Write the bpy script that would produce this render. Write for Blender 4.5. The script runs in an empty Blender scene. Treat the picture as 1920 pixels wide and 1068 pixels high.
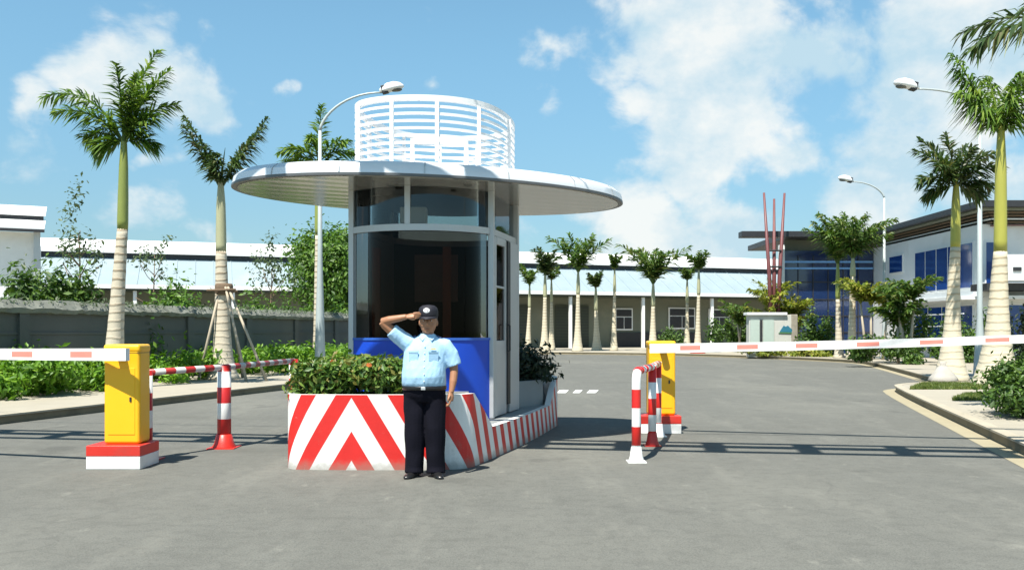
import bpy, bmesh, math, random
from mathutils import Vector, Matrix, noise as mnoise
R = math.radians
C = bpy.context.scene.collection
S = bpy.context.scene

# ------------------------------------------------------------------ camera, sky, sun, exposure
FPX, CX, HY, CH = 1700.0, 960.0, 620.0, 1.48      # focal length in photo pixels, centre, horizon row, eye height
cam_d = bpy.data.cameras.new('camera'); cam = bpy.data.objects.new('camera', cam_d); C.objects.link(cam)
cam.location = (0, 0, CH); cam.rotation_euler = (R(90), 0, 0)
cam_d.sensor_width = 36; cam_d.lens = FPX/1920*36; cam_d.shift_y = (HY-534)/1920
cam_d.clip_start = 0.1; cam_d.clip_end = 3000
S.camera = cam
S.view_settings.view_transform = 'Standard'; S.view_settings.look = 'None'
S.view_settings.gamma = 1; S.view_settings.exposure = 0.80
SUNV = Vector((-0.24, -0.50, 1.0)).normalized()
sd = bpy.data.lights.new('sun', 'SUN'); sun = bpy.data.objects.new('sun', sd); C.objects.link(sun)
sd.energy = 5.0; sd.angle = R(0.5); sd.color = (1.0, 0.95, 0.86)
sun.rotation_euler = SUNV.to_track_quat('Z', 'Y').to_euler(); sun.location = (0, 0, 30)

def X(px, Y): return (px-CX)/FPX*Y
def Z(py, Y): return CH+(HY-py)/FPX*Y

W = bpy.data.worlds.new('World'); S.world = W; W.use_nodes = True
def build_world():
    nt = W.node_tree; n = nt.nodes; L = nt.links; n.clear()
    def N(t, **k):
        x = n.new(t)
        for a, v in k.items(): setattr(x, a, v)
        return x
    def M(op, a, b=None, clamp=False):
        m = N('ShaderNodeMath', operation=op, use_clamp=clamp)
        for i, v in enumerate((a, b)):
            if v is None: continue
            if hasattr(v, 'node'): L.new(v, m.inputs[i])
            else: m.inputs[i].default_value = v
        return m.outputs[0]
    sky = N('ShaderNodeTexSky', sky_type='NISHITA', sun_disc=False)
    sky.sun_elevation = math.asin(SUNV.z); sky.sun_rotation = math.atan2(SUNV.x, SUNV.y)
    sky.air_density = 1.0; sky.dust_density = 0.3; sky.ozone_density = 1.0
    tint = N('ShaderNodeMix', data_type='RGBA', blend_type='MULTIPLY'); tint.inputs[0].default_value = 1
    L.new(sky.outputs[0], tint.inputs[6]); tint.inputs[7].default_value = (0.80, 1.16, 1.10, 1)
    tc = N('ShaderNodeTexCoord')
    se = N('ShaderNodeSeparateXYZ'); L.new(tc.outputs['Generated'], se.inputs[0])
    hz = N('ShaderNodeMapRange', interpolation_type='SMOOTHSTEP'); hz.inputs[1].default_value = -.02; hz.inputs[2].default_value = .36; L.new(se.outputs[2], hz.inputs[0])
    tm = N('ShaderNodeMix', data_type='RGBA'); L.new(hz.outputs[0], tm.inputs[0]); tm.inputs[6].default_value = (.56, .69, .76, 1); tm.inputs[7].default_value = (1.10, 1.46, 1.36, 1)
    zn = N('ShaderNodeMapRange', interpolation_type='SMOOTHSTEP'); zn.inputs[1].default_value = .4; zn.inputs[2].default_value = .85; L.new(se.outputs[2], zn.inputs[0])
    t2 = N('ShaderNodeMix', data_type='RGBA'); L.new(zn.outputs[0], t2.inputs[0]); L.new(tm.outputs[2], t2.inputs[6]); t2.inputs[7].default_value = (.55, .85, .8, 1)
    L.new(t2.outputs[2], tint.inputs[7])
    sc = N('ShaderNodeVectorMath', operation='MULTIPLY'); sc.inputs[1].default_value = (1, 1, 1.35)
    L.new(tc.outputs['Generated'], sc.inputs[0])
    nz = N('ShaderNodeTexNoise'); nz.inputs['Scale'].default_value = 7.5; nz.inputs['Detail'].default_value = 10; nz.inputs['Roughness'].default_value = 0.58
    nz.inputs['Distortion'].default_value = 0.25
    L.new(sc.outputs[0], nz.inputs['Vector'])
    blobs = [(250,120,125,1.0),(345,165,115,1.0),(400,185,60,.9),(330,30,120,.62),(420,70,90,.55),(1110,110,95,1.0),(1190,190,120,1.0),(1310,215,190,1.1),(1450,120,150,1.1),
             (1300,60,220,1.0),(1420,270,150,1.0),(1200,10,150,.8),(1720,70,130,1.05),(1810,190,200,1.1),(1700,255,130,.95),(1900,60,190,1.05),(1880,330,170,1.0),(1560,130,60,.8),
             (640,200,85,.7),(800,150,55,.7),(1010,190,70,.6),(1340,335,110,.95),(1200,415,170,.9),(1640,385,140,.95),(70,300,230,.5),(1390,425,150,.9),
             (270,400,130,.7),(90,195,90,.6),(510,170,60,.6),(400,450,160,.6),(1000,440,200,.55),(770,30,90,.5),(290,300,70,.55)]
    nw = N('ShaderNodeTexNoise'); nw.inputs['Scale'].default_value = 7; nw.inputs['Detail'].default_value = 5; L.new(sc.outputs[0], nw.inputs['Vector'])
    wo = N('ShaderNodeVectorMath', operation='MULTIPLY_ADD'); wo.inputs[1].default_value = (.16, .16, .11); L.new(nw.outputs['Color'], wo.inputs[0])
    wb = N('ShaderNodeVectorMath', operation='ADD'); wb.inputs[1].default_value = (-.08, -.08, -.055); L.new(sc.outputs[0], wb.inputs[0]); L.new(wb.outputs[0], wo.inputs[2])
    acc = None
    for px, py, r, w in blobs:
        d = Vector(((px-CX)/FPX, 1, (HY-py)/FPX)).normalized(); d.z *= 1.35
        vd = N('ShaderNodeVectorMath', operation='DISTANCE'); vd.inputs[1].default_value = d
        L.new(wo.outputs[0], vd.inputs[0])
        v = M('SUBTRACT', w, M('MULTIPLY', vd.outputs['Value'], FPX/r*0.9))
        acc = v if acc is None else M('MAXIMUM', acc, v)
    # loose clouds elsewhere in the sky (behind the viewer)
    n2 = N('ShaderNodeTexNoise'); n2.inputs['Scale'].default_value = 2.2; n2.inputs['Detail'].default_value = 3
    L.new(sc.outputs[0], n2.inputs['Vector'])
    sep = N('ShaderNodeSeparateXYZ'); L.new(tc.outputs['Generated'], sep.inputs[0])
    back = M('MULTIPLY', M('LESS_THAN', sep.outputs[1], 0.35), M('SUBTRACT', M('MULTIPLY', n2.outputs['Fac'], 3.0), 1.75))
    acc = M('MAXIMUM', acc, M('SUBTRACT', back, M('MULTIPLY', M('GREATER_THAN', sep.outputs[1], 0.35), 5)))
    fine = M('MULTIPLY', M('SUBTRACT', nz.outputs['Fac'], 0.5), 2.5)
    dens = M('ADD', acc, fine)
    mr = N('ShaderNodeMapRange', interpolation_type='SMOOTHSTEP'); mr.inputs[1].default_value = 0.17; mr.inputs[2].default_value = 0.64
    L.new(dens, mr.inputs[0])
    # cloud body: bright tops, faint blue-grey thin parts
    n3 = N('ShaderNodeTexNoise'); n3.inputs['Scale'].default_value = 8.5; n3.inputs['Detail'].default_value = 6; n3.inputs['Roughness'].default_value = .6
    off = N('ShaderNodeVectorMath', operation='ADD'); off.inputs[1].default_value = (0.02, 0, -0.03); L.new(sc.outputs[0], off.inputs[0])
    L.new(off.outputs[0], n3.inputs['Vector'])
    cr = N('ShaderNodeValToRGB'); L.new(n3.outputs['Fac'], cr.inputs[0])
    cr.color_ramp.elements[0].position = 0.38; cr.color_ramp.elements[0].color = (4.3, 5.75, 6.55, 1)
    cr.color_ramp.elements[1].position = 0.6; cr.color_ramp.elements[1].color = (7.3, 7.45, 7.25, 1)
    mx = N('ShaderNodeMix', data_type='RGBA'); L.new(M('MULTIPLY', mr.outputs[0], 0.9), mx.inputs[0])
    L.new(tint.outputs[2], mx.inputs[6]); L.new(cr.outputs[0], mx.inputs[7])
    bg = N('ShaderNodeBackground'); bg.inputs[1].default_value = 0.076
    L.new(mx.outputs[2], bg.inputs[0])
    out = N('ShaderNodeOutputWorld'); L.new(bg.outputs[0], out.inputs[0])
build_world()

# ------------------------------------------------------------------ materials
def _n(nt, t, **k):
    x = nt.nodes.new(t)
    for a, v in k.items(): setattr(x, a, v)
    return x
def _m(nt, op, a, b=None, clamp=False):
    m = _n(nt, 'ShaderNodeMath', operation=op, use_clamp=clamp)
    for i, v in enumerate((a, b)):
        if v is None: continue
        if hasattr(v, 'node'): nt.links.new(v, m.inputs[i])
        else: m.inputs[i].default_value = v
    return m.outputs[0]
def _noise(nt, scale, detail=5, rough=.55, stretch=None, coord='Object'):
    tc = _n(nt, 'ShaderNodeTexCoord'); src = tc.outputs[coord]
    if stretch:
        vm = _n(nt, 'ShaderNodeVectorMath', operation='MULTIPLY'); vm.inputs[1].default_value = stretch
        nt.links.new(src, vm.inputs[0]); src = vm.outputs[0]
    z = _n(nt, 'ShaderNodeTexNoise'); z.inputs['Scale'].default_value = scale; z.inputs['Detail'].default_value = detail; z.inputs['Roughness'].default_value = rough
    nt.links.new(src, z.inputs['Vector']); return z.outputs['Fac']
def _mix(nt, fac, a, b, blend='MIX'):
    m = _n(nt, 'ShaderNodeMix', data_type='RGBA', blend_type=blend)
    for i, v in ((0, fac), (6, a), (7, b)):
        if hasattr(v, 'node'): nt.links.new(v, m.inputs[i])
        elif i == 0: m.inputs[0].default_value = v
        else: m.inputs[i].default_value = (*v[:3], 1)
    return m.outputs[2]
def _ramp(nt, f, p0, p1):
    r = _n(nt, 'ShaderNodeMapRange', interpolation_type='SMOOTHSTEP'); r.inputs[1].default_value = p0; r.inputs[2].default_value = p1
    nt.links.new(f, r.inputs[0]); return r.outputs[0]
def newmat(name):
    m = bpy.data.materials.new(name); m.use_nodes = True; nt = m.node_tree
    return m, nt, nt.nodes['Principled BSDF']
def setbump(nt, b, h, strength, dist=0.02):
    bp = _n(nt, 'ShaderNodeBump'); bp.inputs['Strength'].default_value = strength; bp.inputs['Distance'].default_value = dist
    nt.links.new(h, bp.inputs['Height']); nt.links.new(bp.outputs[0], b.inputs['Normal'])
def pmat(name, col, rough=.5, metal=0, var=.12, scale=6, dirt=None, dirt_amt=.35, bump=.15, spec=.5, stretch=None):
    m, nt, b = newmat(name)
    f = _noise(nt, scale, 6, .6, stretch)
    c = _mix(nt, f, [x*(1-var) for x in col], [min(1, x*(1+var)) for x in col])
    if dirt:
        d = _ramp(nt, _noise(nt, scale*.37, 8, .65, stretch), .5, .72)
        c = _mix(nt, _m(nt, 'MULTIPLY', d, dirt_amt), c, dirt)
    nt.links.new(c, b.inputs['Base Color'])
    rr = _m(nt, 'ADD', _m(nt, 'MULTIPLY', f, .2), rough-.1, True); nt.links.new(rr, b.inputs['Roughness'])
    b.inputs['Metallic'].default_value = metal; b.inputs['Specular IOR Level'].default_value = spec
    if bump: setbump(nt, b, _noise(nt, scale*8, 4), bump, .01)
    return m
def leafmat(name, cols, transl=.3, rough=.5):
    m, nt, b = newmat(name)
    g = _n(nt, 'ShaderNodeNewGeometry')
    cr = _n(nt, 'ShaderNodeValToRGB'); els = cr.color_ramp.elements
    while len(els) < len(cols): els.new(.5)
    for i, c in enumerate(cols): els[i].position = i/(len(cols)-1); els[i].color = (*c, 1)
    nt.links.new(g.outputs['Random Per Island'], cr.inputs[0])
    big = _noise(nt, 1.3, 3)
    c = _mix(nt, _ramp(nt, big, .35, .65), _mix(nt, 1.0, cr.outputs[0], (.72, .78, .75), 'MULTIPLY'), cr.outputs[0])
    nt.links.new(c, b.inputs['Base Color']); b.inputs['Roughness'].default_value = rough
    tr = _n(nt, 'ShaderNodeBsdfTranslucent'); nt.links.new(_mix(nt, 1.0, c, (1.0, 1.05, .5), 'MULTIPLY'), tr.inputs[0])
    ms = _n(nt, 'ShaderNodeMixShader'); ms.inputs[0].default_value = transl
    nt.links.new(b.outputs[0], ms.inputs[1]); nt.links.new(tr.outputs[0], ms.inputs[2])
    nt.links.new(ms.outputs[0], nt.nodes['Material Output'].inputs[0]); return m
def glassmat(name, tint, refl=(.9, .95, 1), ior=1.5, base=.0, amt=1.0):
    m, nt, b = newmat(name); nt.nodes.remove(b)
    t = _n(nt, 'ShaderNodeBsdfTransparent'); t.inputs[0].default_value = (*tint, 1)
    g = _n(nt, 'ShaderNodeBsdfGlossy'); g.inputs[0].default_value = (*refl, 1); g.inputs['Roughness'].default_value = .03
    fr = _n(nt, 'ShaderNodeFresnel'); fr.inputs[0].default_value = ior
    ms = _n(nt, 'ShaderNodeMixShader'); nt.links.new(_m(nt, 'ADD', _m(nt, 'MULTIPLY', fr.outputs[0], amt), base, True), ms.inputs[0])
    nt.links.new(t.outputs[0], ms.inputs[1]); nt.links.new(g.outputs[0], ms.inputs[2])
    nt.links.new(ms.outputs[0], nt.nodes['Material Output'].inputs[0]); return m
def uv_uv(nt):
    u = _n(nt, 'ShaderNodeUVMap'); s = _n(nt, 'ShaderNodeSeparateXYZ'); nt.links.new(u.outputs[0], s.inputs[0]); return s.outputs[0], s.outputs[1]
RED, WHITE = (.62, .022, .018), (.82, .82, .80)
def paint_two(name, build, ca=RED, cb=WHITE, rough=.45, wear=.25, dirt=(.25, .2, .15), splash=False):
    m, nt, b = newmat(name); u, v = uv_uv(nt)
    f = build(nt, u, v)
    nz = _noise(nt, 7, 6, .6)
    a = _mix(nt, nz, [x*.85 for x in ca], [min(1, x*1.15) for x in ca]); w = _mix(nt, nz, [x*.94 for x in cb], [min(1, x*1.03) for x in cb])
    c = _mix(nt, f, w, a)
    d = _ramp(nt, _noise(nt, 5, 9, .7), .56, .75)
    c = _mix(nt, _m(nt, 'MULTIPLY', d, wear), c, dirt)
    if splash:
        sp = _m(nt, 'MULTIPLY', _m(nt, 'SUBTRACT', 1, _ramp(nt, _m(nt, 'SUBTRACT', v, _m(nt, 'MULTIPLY', _noise(nt, 9, 7, .7), .22)), -.12, .03)), .6)
        c = _mix(nt, sp, c, (.22, .19, .15))
        ch = _ramp(nt, _noise(nt, 26, 6, .75), .66, .69); c = _mix(nt, _m(nt, 'MULTIPLY', ch, .6), c, (.45, .4, .36))
    nt.links.new(c, b.inputs['Base Color']); b.inputs['Roughness'].default_value = rough
    setbump(nt, b, _noise(nt, 40, 4), .12, .006); return m
def band(nt, v, period, duty, phase):
    fr = _m(nt, 'FRACT', _m(nt, 'ADD', _m(nt, 'DIVIDE', v, period), phase)); return _m(nt, 'LESS_THAN', fr, duty)
def soft_band(nt, s, period, lo, hi):
    fr = _m(nt, 'FRACT', _m(nt, 'DIVIDE', s, period))
    return _m(nt, 'MULTIPLY', _ramp(nt, fr, lo-.012, lo+.012), _m(nt, 'SUBTRACT', 1, _ramp(nt, fr, hi-.012, hi+.012)))
def chevron(nt, u, v):
    s = _m(nt, 'ADD', _m(nt, 'ABSOLUTE', u), _m(nt, 'MULTIPLY', v, .6)); return soft_band(nt, s, .40, .15, .62)
M_chev = paint_two('chevron_paint', chevron, wear=.32, splash=True)
M_tube = paint_two('striped_pipe_paint', lambda nt, u, v: band(nt, v, .42, .5, .0), rough=.35, wear=.2)
M_tube2 = paint_two('striped_pipe_paint_wide', lambda nt, u, v: band(nt, v, .40, .5, .53), ca=(.5, .02, .02), rough=.35, wear=.2)
M_rail = paint_two('striped_rail_paint', lambda nt, u, v: band(nt, v, .30, .5, .1), ca=(.42, .03, .03), cb=(.62, .62, .6), rough=.4, wear=.4)
M_arm = paint_two('barrier_arm_paint', lambda nt, u, v: _m(nt, 'MULTIPLY', band(nt, u, .78, .36, .45), _m(nt, 'LESS_THAN', _m(nt, 'ABSOLUTE', v), .033)), ca=(.72, .25, .2), rough=.3, wear=.12)

M_red = pmat('red_paint', (.6, .03, .02), .4, dirt=(.25, .08, .06))
M_white = pmat('white_paint', (.8, .8, .78), .45, var=.05, dirt=(.45, .42, .36), dirt_amt=.25)
M_whitem = pmat('white_enamel', (.8, .81, .82), .28, var=.04, bump=.03)
M_yellow = pmat('yellow_enamel', (.93, .49, .012), .35, var=.05, scale=3, dirt=(.5, .25, .02), dirt_amt=.2, bump=.04)
M_blue = pmat('blue_panel', (.004, .06, .52), .45, var=.12, scale=2, bump=.03, dirt=(.02, .09, .4), dirt_amt=.3)
M_alu = pmat('grey_aluminium', (.5, .52, .53), .4, metal=.3, var=.08, scale=4, bump=.04)
M_roof = pmat('white_composite_panel', (.74, .77, .8), .3, metal=.15, var=.05, scale=2, dirt=(.5, .52, .55), dirt_amt=.2, bump=.02)
M_dark = pmat('dark_trim', (.025, .026, .03), .5, var=.2)
M_black = pmat('black_rubber', (.012, .012, .014), .55)
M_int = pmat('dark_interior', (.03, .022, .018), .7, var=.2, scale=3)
M_brown = pmat('brown_wood_post', (.62, .36, .26), .5, var=.25, scale=4, stretch=(1, 1, .2))
M_conc = pmat('pale_concrete', (.36, .33, .265), .85, var=.16, scale=1.6, dirt=(.3, .27, .2), dirt_amt=.5, bump=.3)
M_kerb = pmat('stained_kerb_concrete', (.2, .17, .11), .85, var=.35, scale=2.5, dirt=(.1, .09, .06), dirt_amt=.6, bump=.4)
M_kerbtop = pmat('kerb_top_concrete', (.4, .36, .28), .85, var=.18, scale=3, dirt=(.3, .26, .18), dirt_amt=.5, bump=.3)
M_gutter = pmat('cream_gutter_concrete', (.34, .3, .2), .85, var=.16, scale=2, dirt=(.3, .26, .18), dirt_amt=.5, bump=.3)
M_plat = pmat('grey_island_concrete', (.27, .29, .29), .85, var=.15, scale=3, dirt=(.15, .15, .14), dirt_amt=.5, bump=.3)
M_soil = pmat('dark_soil', (.07, .05, .03), .95, var=.4, scale=14, bump=.8)
M_ground = pmat('dry_grass_earth', (.1, .12, .04), .95, var=.4, scale=.3, dirt=(.2, .16, .1), bump=.5)
M_galv = pmat('galvanised_pole', (.42, .47, .47), .45, metal=.1, var=.08, scale=5, bump=.05)
M_lampglass = pmat('lamp_lens', (.12, .12, .11), .2, var=.1)
M_wallwhite = pmat('white_render', (.74, .76, .76), .7, var=.06, scale=1.2, dirt=(.5, .5, .46), dirt_amt=.35)
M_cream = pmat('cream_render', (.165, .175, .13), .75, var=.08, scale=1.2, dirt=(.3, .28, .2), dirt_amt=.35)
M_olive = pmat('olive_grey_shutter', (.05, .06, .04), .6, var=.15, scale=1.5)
M_greyd = pmat('dark_grey_wall', (.12, .122, .114), .85, var=.3, scale=.8, dirt=(.15, .15, .13), dirt_amt=.5, bump=.3, stretch=(1, 1, .35))
M_coping = pmat('weathered_coping', (.2, .21, .18), .9, var=.6, scale=2.5, dirt=(.1, .11, .07), dirt_amt=.6, bump=.5)
M_stone = pmat('rough_stone', (.3, .27, .22), .9, var=.45, scale=4, bump=.6)
M_bark = pmat('brown_bark', (.16, .11, .07), .9, var=.35, scale=8, bump=.6)
M_stake = pmat('weathered_pole_wood', (.42, .36, .27), .85, var=.25, scale=7, stretch=(1, 1, .2))
M_rust = pmat('red_brown_steel', (.16, .05, .05), .5, var=.25, scale=3)
M_glass = glassmat('dark_tinted_glass', (.45, .37, .33), (.8, .85, .9), 1.4, .0, .27)
M_glass2 = glassmat('smoky_glass', (.75, .77, .75), ior=1.45)
M_blueglass2 = pmat('royal_blue_window_glass', (.012, .05, .21), .08, var=.3, scale=.8, bump=0, spec=.8)
M_blueglass = pmat('blue_mirror_glass', (.008, .024, .085), .06, metal=0, var=.25, scale=.7, bump=0, spec=1.0)

def asphalt():
    m, nt, b = newmat('old_asphalt')
    fine = _noise(nt, 60, 3, .7); mid = _noise(nt, 2.2, 8, .62); big = _noise(nt, .22, 5, .55, (1, .6, 1))
    c = _mix(nt, mid, (.111, .113, .101), (.18, .182, .163))
    c = _mix(nt, _m(nt, 'MULTIPLY', _ramp(nt, fine, .42, .7), .6), c, (.065, .066, .06))
    c = _mix(nt, _m(nt, 'MULTIPLY', _ramp(nt, big, .48, .68), .55), c, (.195, .194, .168))
    c = _mix(nt, _m(nt, 'MULTIPLY', _ramp(nt, _noise(nt, .5, 8, .6, (.25, 1.2, 1)), .55, .72), .45), c, (.085, .086, .075))
    c = _mix(nt, _m(nt, 'MULTIPLY', _ramp(nt, _noise(nt, 1.1, 9, .72, (1.5, .32, 1)), .5, .66), .38), c, (.205, .204, .178))
    c = _mix(nt, _m(nt, 'MULTIPLY', _ramp(nt, _noise(nt, .75, 3, .5), .64, .70), .35), c, (.06, .06, .055))
    c = _mix(nt, _m(nt, 'MULTIPLY', _ramp(nt, _noise(nt, 8, 7, .7), .46, .62), .32), c, (.085, .086, .078))
    c = _mix(nt, _m(nt, 'MULTIPLY', _ramp(nt, _noise(nt, 3.3, 8, .72, (1, .5, 1)), .6, .68), .4), c, (.25, .248, .215))
    c = _mix(nt, _m(nt, 'MULTIPLY', _ramp(nt, _noise(nt, 140, 2, .5), .6, .68), .35), c, (.33, .32, .29))
    v = _n(nt, 'ShaderNodeTexVoronoi', feature='DISTANCE_TO_EDGE'); v.inputs['Scale'].default_value = .22
    tc = _n(nt, 'ShaderNodeTexCoord'); vm = _n(nt, 'ShaderNodeVectorMath', operation='ADD'); nt.links.new(tc.outputs['Object'], vm.inputs[0])
    nz = _n(nt, 'ShaderNodeTexNoise'); nz.inputs['Scale'].default_value = .9; nz.inputs['Detail'].default_value = 6; nt.links.new(tc.outputs['Object'], nz.inputs['Vector'])
    nt.links.new(nz.outputs['Color'], vm.inputs[1]); nt.links.new(vm.outputs[0], v.inputs['Vector'])
    crack = _m(nt, 'MULTIPLY', _m(nt, 'SUBTRACT', 1, _ramp(nt, v.outputs['Distance'], .001, .006)), _ramp(nt, big, .45, .6))
    c = _mix(nt, _m(nt, 'MULTIPLY', crack, .3), c, (.08, .08, .075))
    nt.links.new(c, b.inputs['Base Color']); b.inputs['Roughness'].default_value = .85; b.inputs['Specular IOR Level'].default_value = .3
    setbump(nt, b, _m(nt, 'ADD', fine, _m(nt, 'MULTIPLY', mid, .6)), .35, .012); return m
M_asphalt = asphalt()
def soffit():
    m, nt, b = newmat('ribbed_metal_soffit')
    tc = _n(nt, 'ShaderNodeTexCoord'); s = _n(nt, 'ShaderNodeSeparateXYZ'); nt.links.new(tc.outputs['Object'], s.inputs[0])
    q = _m(nt, 'SUBTRACT', _m(nt, 'MULTIPLY', s.outputs[1], math.cos(R(24))), _m(nt, 'MULTIPLY', s.outputs[0], math.sin(R(24))))
    fr = _m(nt, 'FRACT', _m(nt, 'MULTIPLY', q, 3.2)); g = _m(nt, 'LESS_THAN', fr, .05)
    st = _noise(nt, 1.0, 2, .5, (.4, 3, 1))
    c = _mix(nt, g, _mix(nt, st, (.5, .48, .42), (.62, .6, .55)), (.26, .25, .22)); nt.links.new(c, b.inputs['Base Color'])
    b.inputs['Metallic'].default_value = .5; b.inputs['Roughness'].default_value = .13
    setbump(nt, b, _m(nt, 'PINGPONG', fr, .5), .25, .01); return m
M_soffit = soffit()
def palmtrunk(name, base, dark):
    m, nt, b = newmat(name)
    tc = _n(nt, 'ShaderNodeTexCoord'); s = _n(nt, 'ShaderNodeSeparateXYZ'); nt.links.new(tc.outputs['Object'], s.inputs[0])
    z = _m(nt, 'ADD', s.outputs[2], _m(nt, 'MULTIPLY', _noise(nt, 2.5, 4), .16))
    fr = _m(nt, 'FRACT', _m(nt, 'MULTIPLY', z, 5.2))
    ring = _m(nt, 'SUBTRACT', 1, _ramp(nt, _m(nt, 'ABSOLUTE', _m(nt, 'SUBTRACT', fr, .5)), .05, .22))
    low = _ramp(nt, s.outputs[2], .8, 2.6)
    nz = _noise(nt, 5, 7, .65, (1, 1, .6))
    c = _mix(nt, nz, [x*.8 for x in base], [min(1, x*1.15) for x in base])
    c = _mix(nt, _m(nt, 'MULTIPLY', ring, _m(nt, 'ADD', _m(nt, 'MULTIPLY', low, .5), .2)), c, dark)
    nt.links.new(c, b.inputs['Base Color']); b.inputs['Roughness'].default_value = .85
    setbump(nt, b, _m(nt, 'ADD', ring, nz), .4, .02); return m
M_trunk = palmtrunk('ringed_palm_bark', (.56, .5, .39), (.2, .14, .08))
M_trunkw = palmtrunk('pale_palm_bark', (.58, .52, .39), (.33, .26, .16))
M_shaft = pmat('green_crownshaft', (.22, .26, .06), .4, var=.25, scale=3, stretch=(1, 1, .3), bump=.05)
M_shafty = pmat('yellow_crownshaft', (.34, .335, .06), .4, var=.2, scale=3, stretch=(1, 1, .3), bump=.05)
M_shaftg = pmat('grey_green_crownshaft', (.36, .36, .22), .5, var=.25, scale=3, stretch=(1, 1, .3), bump=.05)
M_palm = leafmat('palm_leaf', [(.05, .11, .02), (.095, .19, .025), (.17, .29, .032), (.26, .34, .06)], .4, .45)
M_palmdk = leafmat('dark_palm_leaf', [(.035, .07, .025), (.065, .12, .035), (.1, .16, .045), (.17, .16, .07)], .35, .45)
M_palmfar = leafmat('far_palm_leaf', [(.055, .12, .03), (.1, .19, .035), (.16, .26, .05), (.22, .23, .08)], .42, .5)
M_hedge = leafmat('hedge_leaf', [(.07, .17, .012), (.12, .27, .014), (.19, .38, .022), (.25, .42, .035)], .35)
M_bush = leafmat('bush_leaf', [(.035, .08, .012), (.06, .13, .018), (.1, .19, .025), (.14, .23, .04)], .3)
M_plant = leafmat('planter_leaf', [(.05, .12, .02), (.08, .17, .027), (.13, .24, .04), (.19, .3, .055), (.25, .2, .05)], .3)
M_shadebush = leafmat('shaded_bush_leaf', [(.012, .025, .012), (.02, .04, .016), (.03, .055, .02)], .2)  # bush greens darkened, shade of the shrubs put into the leaf colour
M_flower = leafmat('orange_flower', [(.55, .12, .03), (.6, .2, .05), (.5, .08, .04)], .2)
M_ylw = leafmat('yellow_green_leaf', [(.14, .2, .02), (.24, .3, .03), (.36, .38, .06), (.42, .36, .08)], .35)
M_tree = leafmat('tree_leaf', [(.04, .1, .012), (.075, .17, .016), (.12, .24, .022), (.16, .28, .03)], .3)
M_wisp = leafmat('grey_green_leaf', [(.06, .1, .05), (.1, .15, .07), (.15, .2, .1)], .3)
M_grass = leafmat('verge_grass', [(.09, .15, .02), (.15, .2, .035), (.22, .24, .06)], .25)

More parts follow.
